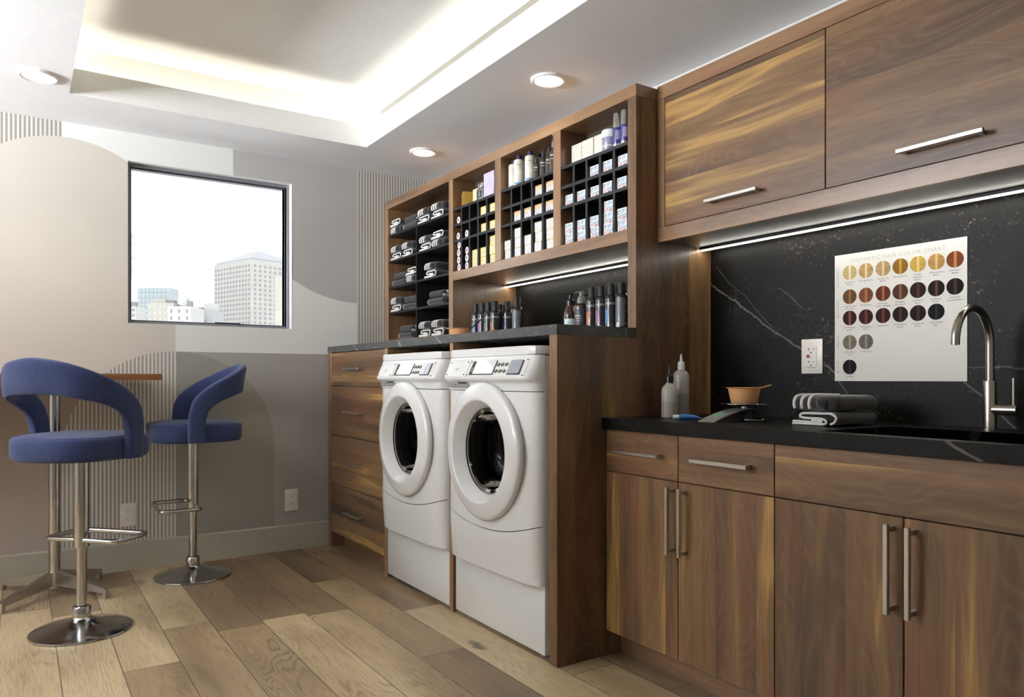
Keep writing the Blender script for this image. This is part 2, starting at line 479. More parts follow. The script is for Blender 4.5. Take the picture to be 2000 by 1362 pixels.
# picture window
b = MB(M['framem']); y0, y1 = YF + .05, YF + .085; w = .017
def ring(b, x0, x1, z0, z1, w, y0, y1, bev=.002):
    b.box(x0, x0 + w, y0, y1, z0, z1, bev); b.box(x1 - w, x1, y0, y1, z0, z1, bev)
    b.box(x0 + w, x1 - w, y0, y1, z1 - w, z1, bev); b.box(x0 + w, x1 - w, y0, y1, z0, z0 + w, bev)
ring(b, ox0 + .001, ox1 - .001, oz0 + .001, oz1 - .001, w, y0, y1)
b.use(M['framed']); ring(b, ox0 + .014, ox1 - .014, oz0 + .013, oz1 - .014, .012, y1 - .012, y1 + .035, .001)
b.box(.975, 1.125, y1 - .020, y1 - .002, oz0 + .016, oz0 + .030, .002)
win = struct(b, 'window_1')
gl = G('window_glass'); t = gl.new('ShaderNodeBsdfTransparent'); gs = gl.new('ShaderNodeBsdfGlossy'); gs.inputs['Roughness'].default_value = .02
fr = gl.new('ShaderNodeFresnel'); fr.inputs[0].default_value = 1.3; mx = gl.new('ShaderNodeMixShader')
gl.link(fr.outputs[0], mx.inputs[0]); gl.link(t.outputs[0], mx.inputs[1]); gl.link(gs.outputs[0], mx.inputs[2]); gl.link(mx.outputs[0], gl.out.inputs[0])
t.inputs[0].default_value = (.97, .98, .98, 1)
M['glass'] = gl.mat
b = MB(M['glass']); b.box(ox0 + .02, ox1 - .02, y1 + .012, y1 + .018, oz0 + .02, oz1 - .02)
o = b.done('window_pane', win)
# frame of the added, unseen left window
b = MB(M['framem'])
for (q0, q1) in ((.9, 1.97), (1.97, 3.03), (3.03, 4.1)):
    b.box(XL - .06, XL - .02, q0, q0 + .03, 1.35, 2.35); b.box(XL - .06, XL - .02, q1 - .03, q1, 1.35, 2.35)
b.box(XL - .06, XL - .02, .9, 4.1, 1.35, 1.38); b.box(XL - .06, XL - .02, .9, 4.1, 2.32, 2.35)
struct(b, 'added_left_window')

# downlights
def downlight(x, y, lab):
    t = thing('recessed_downlight', lab, 'ceiling light', (x, y, ZC), group='recessed ceiling downlights')
    b = MB(M['trimw']); b.lathe([(.062, -.001), (.064, -.010), (.072, -.013), (.080, -.008), (.082, -.0002)], seg=48); lpart(b, 'trim_ring', t)
    b = MB(M['dl']); b.lathe([(0, -.004), (.063, -.004), (.063, -.001), (0, -.001)], seg=40); lpart(b, 'light_lens', t)
downlight(.071, 3.985, 'round white recessed downlight at the far left above the bar table')
downlight(2.035, 4.048, 'round white recessed downlight above the towel shelves')
downlight(2.021, 2.755, 'largest-looking round white recessed downlight in front of the shelf of hair products')

# ================================================================= OUTLETS
def duplex(name, lab, x0, x1, z0, z1):
    t = thing(name, lab, 'wall outlet', ((x0 + x1) / 2, YF, z0), group='white duplex outlets on the mural wall')
    b = MB(M['outlet']); b.box(x0, x1, YF - .006, YF - .0003, z0, z1, .002, 2); part(b, 'cover_plate', t)
    cx = (x0 + x1) / 2; cz = (z0 + z1) / 2
    for s in (-1, 1):
        zc = cz + s * .0235
        b = MB(M['outlet']); 
        b.prism([(cx + .017 * math.copysign(min(1, abs(math.cos(a)) * 1.15), math.cos(a)), zc + .014 * math.sin(a)) for a in [2 * PI * i / 20 for i in range(20)]], YF - .0085, YF - .006, 'y')
        b.use(M['slot'])
        for dx, hh in ((-.0075, .0045), (.0075, .0035)): b.box(cx + dx - .0012, cx + dx + .0012, YF - .0089, YF - .0084, zc + .001 - hh + .003, zc + .001 + hh + .003)
        b.lathe([(0, -.0089), (.0024, -.0089), (.0024, -.0084)], (cx, YF, zc - .007), 'y', 12)
        part(b, 'socket', t)
duplex('wall_outlet', 'white duplex outlet on the striped part of the mural wall, below the bar table', .463, .544, .246, .374)
duplex('wall_outlet', 'white duplex outlet on the plain grey wall near the drawer cabinet', 1.375, 1.458, .242, .378)
XW = 2.475
t = thing('ground_fault_outlet', 'white outlet with a red reset button on the black backsplash beside the hair colour chart', 'wall outlet', (XW, 1.704, 1.087))
b = MB(M['outlet']); b.box(XW - .006, XW - .0003, 1.66, 1.748, 1.087, 1.216, .002, 2); part(b, 'cover_plate', t)
b = MB(M['outlet']); b.box(XW - .0085, XW - .006, 1.683, 1.725, 1.112, 1.190, .001)
b.use(M['slot'])
for zc in (1.178, 1.131):
    b.box(XW - .009, XW - .0084, 1.7125, 1.7148, zc - .004, zc + .004); b.box(XW - .009, XW - .0084, 1.7148, 1.719, zc - .0012, zc + .0012)
    b.box(XW - .009, XW - .0084, 1.694, 1.6962, zc - .003, zc + .003)
    b.lathe([(0, -.009), (.0028, -.009), (.0028, -.0084)], (XW, 1.705, zc - .0125), 'x', 14)
put_text(b, 'TEST', .0045, lambda u, v: (XW - .0089, 1.704 - u, 1.147 + v))
put_text(b, 'GFCI PROTECTED', .0042, lambda u, v: (XW - .0065, 1.704 - u, 1.109 + v))
part(b, 'socket_face', t)
b = MB(M['red']); b.box(XW - .0105, XW - .0085, 1.711, 1.723, 1.146, 1.158, .0005); part(b, 'reset_button', t)
for zc in (1.2, 1.099):
    b = MB(M['steel']); b.lathe([(0, -.0075), (.0028, -.0072), (.003, -.006)], (XW, 1.704, zc), 'x', 14); part(b, 'plate_screw', t)

# ================================================================= STONE
b = MB(M['stone_w']); b.box(XW, XW + .011, .62, 2.196, .918, 1.62); o = b.done('stone_backsplash'); tag(o, 'black veined stone backsplash behind the sink counter and colour chart', 'backsplash')
b = MB(M['stone_w']); b.box(XW, XW + .011, 2.249, 3.699, 1.2705, 1.62); o = b.done('stone_backsplash'); tag(o, 'dark speckled stone backsplash behind the bottles on the raised counter', 'backsplash')
b = MB(M['stone_c']); sx0, sx1, sy0, sy1 = 1.925, 2.285, .68, 1.30
zc0, zc1 = .875, .918
b.box(1.868, sx0, .62, 2.196, zc0, zc1); b.box(sx1, XW, .62, 2.196, zc0, zc1)
b.box(sx0, sx1, sy1, 2.196, zc0, zc1); b.box(sx0, sx1, .62, sy0, zc0, zc1)
o = b.done('sink_countertop'); tag(o, 'black veined stone countertop of the lower sink cabinets', 'countertop')
b = MB(M['stone_c'])
g_ = .004
b.box(sx0 - g_, sx0, sy0, sy1, .70, zc0 - .0005); b.box(sx1, sx1 + g_, sy0, sy1, .70, zc0 - .0005)
b.box(sx0, sx1, sy1, sy1 + g_, .70, zc0 - .0005); b.box(sx0, sx1, sy0 - g_, sy0, .70, zc0 - .0005); b.box(sx0, sx1, sy0, sy1, .70, .705)
t = thing('undermount_sink', 'black undermount sink basin cut into the lower countertop', 'sink', ((sx0 + sx1) / 2, (sy0 + sy1) / 2, .70))
part(b, 'basin', t)
b = MB(M['steel']); b.lathe([(0, .707), (.035, .707), (.04, .7052)], ((sx0 + sx1) / 2, (sy0 + sy1) / 2, 0), seg=24); part(b, 'drain', t)
b = MB(M['stone_r'])
b.box(1.650, 2.0445, 2.197, 4.639, 1.2325, 1.270); b.box(2.0445, XW, 2.2485, 4.639, 1.2325, 1.270)
o = b.done('raised_countertop'); tag(o, 'long raised dark stone countertop above the washing machines and drawers', 'countertop')

# ================================================================= HANDLES
def bar_handle(parent, axis, p, ln, face_x, w=.0125, name='handle'):
    """bar pull standing off a door face at x=face_x; p=(y,z) centre"""
    b = MB(M['steel']); y, z = p; xo = face_x - .034; r = w / 2; h = ln / 2
    if axis == 'y':
        b.box(xo - r, xo + r, y - h, y + h, z - r, z + r, .0012); s = [(y - h + .014, z), (y + h - .014, z)]
    else:
        b.box(xo - r, xo + r, y - r, y + r, z - h, z + h, .0012); s = [(y, z - h + .014), (y, z + h - .014)]
    for q in s: b.box(xo + r - .001, face_x + .0005, q[0] - .006, q[0] + .006, q[1] - .006, q[1] + .006)
    return part(b, name, parent)

def panel(mat, x0, x1, y0, y1, z0, z1, name, root, bev=.0012, **kw):
    b = MB(mat); b.box(x0, x1, y0, y1, z0, z1, bev); return part(b, name, root, **kw)

# ================================================================= SINK CABINETS (front face x = 1.885)
FX = 1.885; g = .0018
t = thing('base_cabinet', 'walnut base cabinet with two small drawers above two doors, beside the washing machine panel', 'cabinet', (2.18, 1.81, 0), group='walnut base cabinets')
b = MB(M['wz']); b.box(FX + .0205, 2.47, 1.4275, 2.1955, .10, .8745); part(b, 'carcass', t)
b = MB(M['wframe']); b.box(FX + .075, 2.46, 1.4275, 2.1955, .0005, .0995); part(b, 'toe_kick', t)
for y0, y1 in ((1.818, 2.194), (1.427, 1.818)):
    d = panel(M['wy'], FX, FX + .02, y0 + g, y1 - g, .715, .873, 'drawer', t)
    bar_handle(d, 'y', ((y0 + y1) / 2 - .006, .796), .232, FX)
for y0, y1, hy in ((1.818, 2.194, 1.838), (1.427, 1.818, 1.782)):
    d = panel(M['wz'], FX, FX + .02, y0 + g, y1 - g, .1, .712, 'door', t)
    bar_handle(d, 'z', (hy, .580), .232, FX)
t = thing('base_cabinet', 'walnut sink base cabinet with one long false front above two doors', 'cabinet', (2.18, 1.03, 0), group='walnut base cabinets')
b = MB(M['wz']); b.box(FX + .0205, 1.918, .645, 1.4265, .10, .8745); b.box(1.918, 2.47, .645, 1.4265, .10, .69); b.box(2.295, 2.47, .645, 1.4265, .69, .8745); b.box(1.918, 2.295, 1.31, 1.4265, .69, .8745); part(b, 'carcass', t)
b = MB(M['wframe']); b.box(FX + .075, 2.46, .645, 1.4265, .0005, .0995); part(b, 'toe_kick', t)
panel(M['wy'], FX, FX + .02, .645 + g, 1.427 - g, .715, .873, 'false_front', t)
for y0, y1, hy in ((1.036, 1.427, 1.063), (.645, 1.036, 1.008)):
    d = panel(M['wz'], FX, FX + .02, y0 + g, y1 - g, .1, .712, 'door', t)
    bar_handle(d, 'z', (hy, .580), .232, FX)

# ================================================================= TALL END PANEL + WASHER SURROUND
b = MB(M['wz'])
b.prism([(1.653, 0.0005), (XW + .009, .0005), (XW + .009, 2.1945), (2.045, 2.1945), (2.045, 1.2715), (2.045, 1.2320), (1.653, 1.2320)], 2.1985, 2.2465, 'y')
o = b.done('tall_end_panel'); tag(o, 'tall stepped walnut end panel between the sink cabinets and the washing machines', 'panel')
o.modifiers  # plain panel
b = MB(M['wframez']); b.box(1.653, 2.42, 2.989, 3.019, .0005, 1.2320, .001); o = b.done('divider_panel'); tag(o, 'thin walnut divider panel standing between the two washing machines', 'panel')

# ================================================================= DRAWER CABINET
DX = 1.653
t = thing('drawer_cabinet', 'walnut cabinet with four wide drawers between the far wall and the washing machines', 'cabinet', (2.05, 4.18, 0))
b = MB(M['wframez']); b.box(DX, 2.47, 3.715, 3.757, .0005, 1.2320, .001); part(b, 'side_panel', t)
b = MB(M['wframez']); b.box(DX, 2.47, 4.585, 4.6385, .0005, 1.2320, .001); part(b, 'side_panel', t)
b = MB(M['wy']); b.box(DX + .022, 2.47, 3.7575, 4.5845, .098, 1.2320); part(b, 'carcass', t)
b = MB(M['wframe']); b.box(DX + .09, DX + .11, 3.7575, 4.5845, .0005, .0975); part(b, 'toe_kick', t)
for z0, z1, hz in ((1.020, 1.230, 1.124), (.712, 1.020, .866), (.404, .712, .555), (.098, .404, .262)):
    d = panel(M['wy'], DX + .001, DX + .021, 3.7575 + g, 4.5845 - g, z0 + g, z1 - g, 'drawer', t)
    bar_handle(d, 'y', (4.168, hz), .235, DX + .001)

# ================================================================= WALL SHELF UNIT (front face x = 2.045)
SX = 2.045
t = thing('wall_shelf_unit', 'tall open walnut shelf unit with black inserts holding towels and hair products', 'shelf', (2.25, 3.44, 1.27))
b = MB(M['wframe']); b.box(SX, XW + .009, 2.1985, 4.6385, 2.195, 2.245, .001); part(b, 'top_board', t)
b = MB(M['wframez']); b.box(SX, XW + .009, 4.588, 4.6385, 1.2705, 2.1948, .001); part(b, 'side_panel', t)
b = MB(M['wframez']); b.box(SX, XW + .009, 3.700, 3.748, 1.2705, 2.1948, .001); part(b, 'divider', t)
for y0, y1 in ((3.197, 3.253), (2.694, 2.750)):
    b = MB(M['wframez']); b.box(SX, 2.19, y0, y1, 1.6725, 2.1948, .001); part(b, 'divider', t)
b = MB(M['wframe']); b.box(SX, XW, 2.247, 3.6995, 1.6205, 1.672, .001); part(b, 'bottom_board', t)
b = MB(M['wdark']); b.box(2.19, 2.20, 2.247, 3.6995, 1.6725, 2.1945); part(b, 'back_board', t, label='back board behind the hair products')
b = MB(M['wz']); b.box(2.38, 2.39, 3.7485, 4.5875, 1.2705, 2.1945); part(b, 'back_board', t, label='back board behind the towels')
b = MB(M['wframe']); b.box(SX, 2.379, 3.7485, 4.5875, 1.2705, 1.322, .001); part(b, 'bottom_board', t)
# black shelves of the towel bay
for z in (2.020, 1.848, 1.675, 1.507):
    b = MB(M['blackmdf']); b.box(SX + .004, 2.379, 3.7485, 4.5875, z - .014, z, .0008); part(b, 'black_shelf', t)
b = MB(M['blackmdf'])
zz = [1.322, 1.493, 1.507, 1.661, 1.675, 1.834, 1.848, 2.006]
for i in range(0, 8, 2): b.box(SX + .006, 2.379, 4.171, 4.181, zz[i] + .0002, zz[i + 1] - .0002)
part(b, 'black_divider', t)
# black cubby grids
for nm, ya, yb in (('a', 3.2535, 3.6995), ('b', 2.7505, 3.1965), ('c', 2.2475, 2.6935)):
    b = MB(M['blackmdf'])
    for z in (2.028, 1.938, 1.848): b.box(SX + .004, 2.1895, ya, yb, z - .014, z)
    for i in range(1, 5):
        yy = ya + (yb - ya) * i / 5
        b.box(SX + .005, 2.1895, yy - .0065, yy + .0065, 1.6725, 2.0135)
    part(b, 'cubby_insert', t)

# LED bars
def ledbar(lab, y0, y1):
    t = thing('led_light_bar', lab, 'strip light', (2.41, (y0 + y1) / 2, 1.62), group='LED bars under the wall cabinets')
    b = MB(M['dmetal']); b.box(2.397, 2.400, y0, y1, 1.6108, 1.6203); b.box(2.420, 2.423, y0, y1, 1.6125, 1.6203); b.box(2.400, 2.420, y0, y1, 1.6145, 1.6203); part(b, 'housing', t)
    b = MB(M['led']); b.box(2.4003, 2.4197, y0 + .002, y1 - .002, 1.6082, 1.6143); part(b, 'diffuser', t)
ledbar('long glowing LED bar under the walnut wall cabinet above the hair colour chart', .70, 2.190)
ledbar('shorter glowing LED bar under the shelf unit above the raised counter', 2.252, 3.694)

# ================================================================= UPPER CABINET
UX = 2.160
t = thing('wall_cabinet', 'walnut wall cabinet with two lift-up doors and bar handles over the sink counter', 'cabinet', (2.32, 1.45, 1.62))
b = MB(M['wframe']); b.box(UX, XW + .009, .69, 2.1975, 2.197, 2.252, .001); part(b, 'top_rail', t)
b = MB(M['wframe']); b.box(UX, UX + .022, .69, 2.1975, 1.6205, 1.678, .001); part(b, 'bottom_rail', t)
b = MB(M['wdark']); b.box(UX + .0222, XW + .009, .69, 2.1975, 1.6208, 1.640); part(b, 'bottom_board', t)
b = MB(M['wframez']); b.box(UX, XW + .009, 2.157, 2.1975, 1.6785, 2.1965, .001); part(b, 'side_panel', t)
b = MB(M['wframez']); b.box(UX + .0225, XW + .009, .69, .725, 1.6785, 2.1965, .001); part(b, 'side_panel', t)
b = MB(M['wframe']); b.box(UX + .05, XW, .726, 2.1565, 1.6785, 2.1965); part(b, 'carcass', t)
for y0, y1, hy in ((1.442, 2.156, 1.801), (.727, 1.442, 1.073)):
    d = panel(M['wy'], UX + .001, UX + .021, y0 + g, y1 - g, 1.680, 2.1965 - .001, 'door', t)
    bar_handle(d, 'y', (hy, 1.728), .235, UX + .001)
# ================================================================= WASHING MACHINES (local: front faces -x, origin on the floor at front plane)
def washer(label, loc):
    t = thing('washing_machine', label, 'washing machine', loc, group='front-loading washing machines')
    HW = .347
    def S_(u, p=6): 
        a = min(1, abs(u)); return max(0.0, 1 - a ** p) ** .5
    # plinth
    b = MB(M['white']); b.box(0, .70, -HW + .003, HW - .003, .020, .335, .004, 2); lpart(b, 'pedestal', t)
    for sy in (-1, 1):
        for xx in (.035, .62):
            b = MB(M['grey_plastic']); b.lathe([(0, .0005), (.018, .0005), (.018, .012), (.010, .013), (.010, .0205), (0, .0205)], (xx, sy * (HW - .05), 0), seg=16); lpart(b, 'foot', t)
    b = MB(M['white']); b.box(.0, .74, -HW, -HW + .012, .283, 1.156, .004, 2); b.box(.0, .74, HW - .012, HW, .283, 1.156, .004, 2); b.box(.72, .74, -HW + .012, HW - .012, .283, 1.156); b.box(.0, .72, -HW + .012, HW - .012, .283, .295); b.box(.0, .72, -HW + .012, HW - .012, 1.144, 1.156); lpart(b, 'cabinet_body', t)
    b = MB(M['white'])
    pts = [(-.046 * S_(-1 + 2 * i / 40, 14), (-1 + 2 * i / 40) * HW) for i in range(41)]
    b.prism([(x, y) for x, y in pts] + [(.74, HW), (.74, -HW)], 1.160, 1.194, 'z', .006); lpart(b, 'top_lid', t)
    seam = lambda u: .455 + .056 * u * u
    # lower curved panel, skirts under the seam
    def surf(zlo, zhi, B, p):
        def fn(a, c):
            # denser towards the side edges
            u = math.sin((a - .5) * PI) ; u = u * .6 + (a - .5) * 2 * .4
            z = zlo(u) + (zhi(u) - zlo(u)) * c
            return (-B(z, u) * S_(u, p), u * HW, z)
        return fn
    def shell(b, zlo, zhi, B, p, nv):
        fn = surf(zlo, zhi, B, p); nu = 56
        b.grid(fn, nu, nv)
        for c in (0, 1):   # close top and bottom back to the body
            b.grid(lambda a, d: (fn(a, c)[0] * (1 - d) + .002 * d, fn(a, c)[1], fn(a, c)[2]), nu, 1)
        for a in (0, 1): b.grid(lambda c, d: (fn(a, c)[0] * (1 - d) + .002 * d, fn(a, c)[1], fn(a, c)[2]), nv, 1)
    b = MB(M['white']); shell(b, lambda u: .284, lambda u: seam(u) - .002, lambda z, u: .048 + .016 * min(1, (z - .284) / .15), 6, 8); lpart(b, 'lower_panel', t, ang=40)
    b = MB(M['seam']); b.grid(lambda a, c: (-.052 * S_(-.985 + 1.97 * a), (-.985 + 1.97 * a) * HW, seam(-.985 + 1.97 * a) - .003 + .006 * c), 50, 1); lpart(b, 'seam_gasket', t)
    b = MB(M['white']); shell(b, lambda u: seam(u) + .0015, lambda u: 1.0175, lambda z, u: .062, 6, 40)
    kill = [f for f in b.bm.faces if math.hypot(f.calc_center_median().y + .012, f.calc_center_median().z - .7725) < .222 and f.calc_center_median().x < -.03]
    bmesh.ops.delete(b.bm, geom=kill, context='FACES'); lpart(b, 'front_panel', t, ang=40)
    # control fascia
    prof = [(1.0205, .058), (1.045, .059), (1.0535, .064), (1.059, .077), (1.064, .0860), (1.071, .0890), (1.080, .0860), (1.100, .0755), (1.125, .063), (1.148, .0515), (1.1585, .047)]
    def PB(z):
        for (z0, b0), (z1, b1) in zip(prof, prof[1:]):
            if z <= z1: return b0 + (b1 - b0) * (z - z0) / (z1 - z0)
        return prof[-1][1]
    b = MB(M['white'])
    def ff(a, c):
        u = math.sin((a - .5) * PI) * .6 + (a - .5) * 2 * .4; i = c * (len(prof) - 1)
        i0 = min(int(i), len(prof) - 2); z = prof[i0][0] + (prof[i0 + 1][0] - prof[i0][0]) * (i - i0)
        return (-PB(z) * S_(u, 12), u * HW, z)
    b.grid(ff, 64, len(prof) - 1); lpart(b, 'control_fascia', t, ang=50)
    # detergent pocket under the label plate
    def on(y, z, d=.0): return (-(PB(z) * S_(y / HW, 12)) - d, y, z)
    b = MB(M['grey_plastic'])
    b.box(-.0640, -.0560, .118, .290, 1.028, 1.057, .003, 2); b.use(M['seam']); b.box(-.0655, -.0638, .135, .205, 1.046, 1.057); b.box(-.0650, -.0638, .225, .232, 1.039, 1.045)
    lpart(b, 'detergent_pocket', t)
    # tilted plates: coordinates (y, s) with s running up the slope
    z0p, z1p = 1.080, 1.146
    def pl(y, s, d):
        z = z0p + s; x = -(PB(z) * S_(y / HW, 12)); nx, nz = -.886, .463
        return (x + nx * d, y, z + nz * d)
    def plate(b, ya, yb, sa, sb, d0, d1, n=10):
        for k in range(n):
            p, q = ya + (yb - ya) * k / n, ya + (yb - ya) * (k + 1) / n
            b.quad([pl(p, sa, d1), pl(q, sa, d1), pl(q, sb, d1), pl(p, sb, d1)])
            b.quad([pl(p, sa, d0), pl(q, sa, d0), pl(q, sa, d1), pl(p, sa, d1)]); b.quad([pl(p, sb, d1), pl(q, sb, d1), pl(q, sb, d0), pl(p, sb, d0)])
        for y in (ya, yb): b.quad([pl(y, sa, d0), pl(y, sb, d0), pl(y, sb, d1), pl(y, sa, d1)])
    b = MB(M['whitem']); plate(b, .105, .285, -.004, .0660, -.0005, .0025); 
    b.use(M['pr_lt'])
    plate(b, .108, .282, .0655, .0672, .0005, .0030)
    put_text(b, 'ingo', .024, lambda u, v: pl(.195 - u, .030 + v, .0028)); put_text(b, 'SUPREME  CLEAN', .006, lambda u, v: pl(.195 - u, .057 + v, .0028))
    b.use(M['seam'])
    for y, s in ((.272, .056), (.122, .056), (.272, .004), (.122, .004)):
        c = pl(y, s, .0025); b.lathe([(0, -.0022), (.0030, -.0015), (.0034, .001)], c, 'x', 12)
    lpart(b, 'label_plate', t)
    b = MB(M['whitem']); plate(b, -.312, .100, -.002, .064, -.0005, .0012, 24)
    b.use(M['seam'])
    for y, s in ((.094, .057), (.094, .003), (-.305, .060), (-.305, .000)):
        c = pl(y, s, .001); b.lathe([(0, -.0020), (.0028, -.0012), (.003, .001)], c, 'x', 12)
    lpart(b, 'control_panel', t)
    b = MB(M['seam']); plate(b, -.107, .080, .003, .059, .001, .0030, 12)
    b.use(M['whitem']); put_text(b, 'MC', .012, lambda u, v: pl(.0655 + v, .024 + u, .0033))
    b.use(M['lcd']); plate(b, -.102, .052, .0065, .061, .0031, .0042, 10); lpart(b, 'display', t)
    b = MB(M['seam']); plate(b, -.290, -.208, .003, .057, .001, .0030, 8); b.use(M['lcdg']); plate(b, -.285, -.208, .0065, .059, .0031, .0042, 8); lpart(b, 'display', t, label='small grey display')
    for s in (.042, .016):
        for y in (-.126, -.155, -.184):
            b = MB(M['seam']); c = pl(y, s, .001); b.lathe([(.0088, .001), (.0088, -.002), (.0072, -.0025)], c, 'x', 20)
            b.use(M['chrome']); b.lathe([(.0072, -.0022), (.0065, -.006), (.004, -.0085), (0, -.009)], c, 'x', 20); lpart(b, 'knob', t)
    # door
    cy, cz = -.012, .7725
    b = MB(M['white'])
    b.lathe([(.262, -.052), (.278, -.060), (.2815, -.068), (.2815, -.075), (.279, -.081), (.273, -.0865), (.262, -.0905), (.240, -.0965), (.220, -.1015), (.2125, -.1025), (.2085, -.1010), (.2055, -.0975), (.178, -.052), (.1745, -.046), (.1735, -.040)], (0, cy, cz), 'x', 96)
    dr = lpart(b, 'door', t, ang=30)
    b = MB(M['seam']); b.lathe([(.255, -.0525), (.270, -.058), (.2755, -.063)], (0, cy, cz), 'x', 80)
    b.box(-.068, -.060, cy - .134, cy - .122, cz + .241, cz + .249, .001); lpart(b, 'door_hinge', dr)
    b = MB(M['drumdark']); b.lathe([(.1745, -.052), (.1745, -.030), (.170, -.022), (.166, .0), (.172, .03)], (0, cy, cz), 'x', 72); lpart(b, 'gasket', dr)
    b = MB(M['doorglass']); b.lathe([(.173, -.046), (.160, -.040), (.156, -.010), (.150, .035), (.138, .060), (.11, .078), (.07, .088), (.03, .092), (0, .093)], (0, cy, cz), 'x', 72); lpart(b, 'door_glass', dr)
    b = MB(M['drum']); pr = [(.185, .036), (.24, .05)]
    for k in range(12): 
        x = .07 + k * .028; pr += [(.24, x), (.236, x + .010), (.236, x + .016)]
    pr += [(.23, .42), (.17, .43), (.10, .425), (.095, .41), (.05, .405), (0, .405)]
    b.lathe(pr, (0, cy, cz), 'x', 64); lpart(b, 'drum', t)
    return t
M['pr_lt'] = plain('light_grey_print', (176, 176, 176), .5)
dg = G('dark_door_glass'); tr = dg.new('ShaderNodeBsdfTransparent'); tr.inputs[0].default_value = (.62, .60, .58, 1); gs = dg.new('ShaderNodeBsdfGlossy'); gs.inputs['Roughness'].default_value = .04
fr = dg.new('ShaderNodeFresnel'); fr.inputs[0].default_value = 1.22; mx = dg.new('ShaderNodeMixShader')
dg.link(fr.outputs[0], mx.inputs[0]); dg.link(tr.outputs[0], mx.inputs[1]); dg.link(gs.outputs[0], mx.inputs[2]); dg.link(mx.outputs[0], dg.out.inputs[0]); M['doorglass'] = dg.mat
w1 = washer('white front-loading washing machine next to the tall walnut end panel, nearer to the viewer', (1.652, 2.618, 0))
index_kids()
dup(w1, 'white front-loading washing machine next to the drawer cabinet, farther from the viewer', (1.652, 3.3668, 0))
b = MB(M['blackmdf']); b.box(2.43, 2.47, 2.2475, 2.988, .3, 1.232); b.box(2.43, 2.47, 3.0195, 3.7145, .3, 1.232); o = b.done('bay_back_board'); tag(o, 'black back board behind the two washing machines, seen above their lids', 'panel')

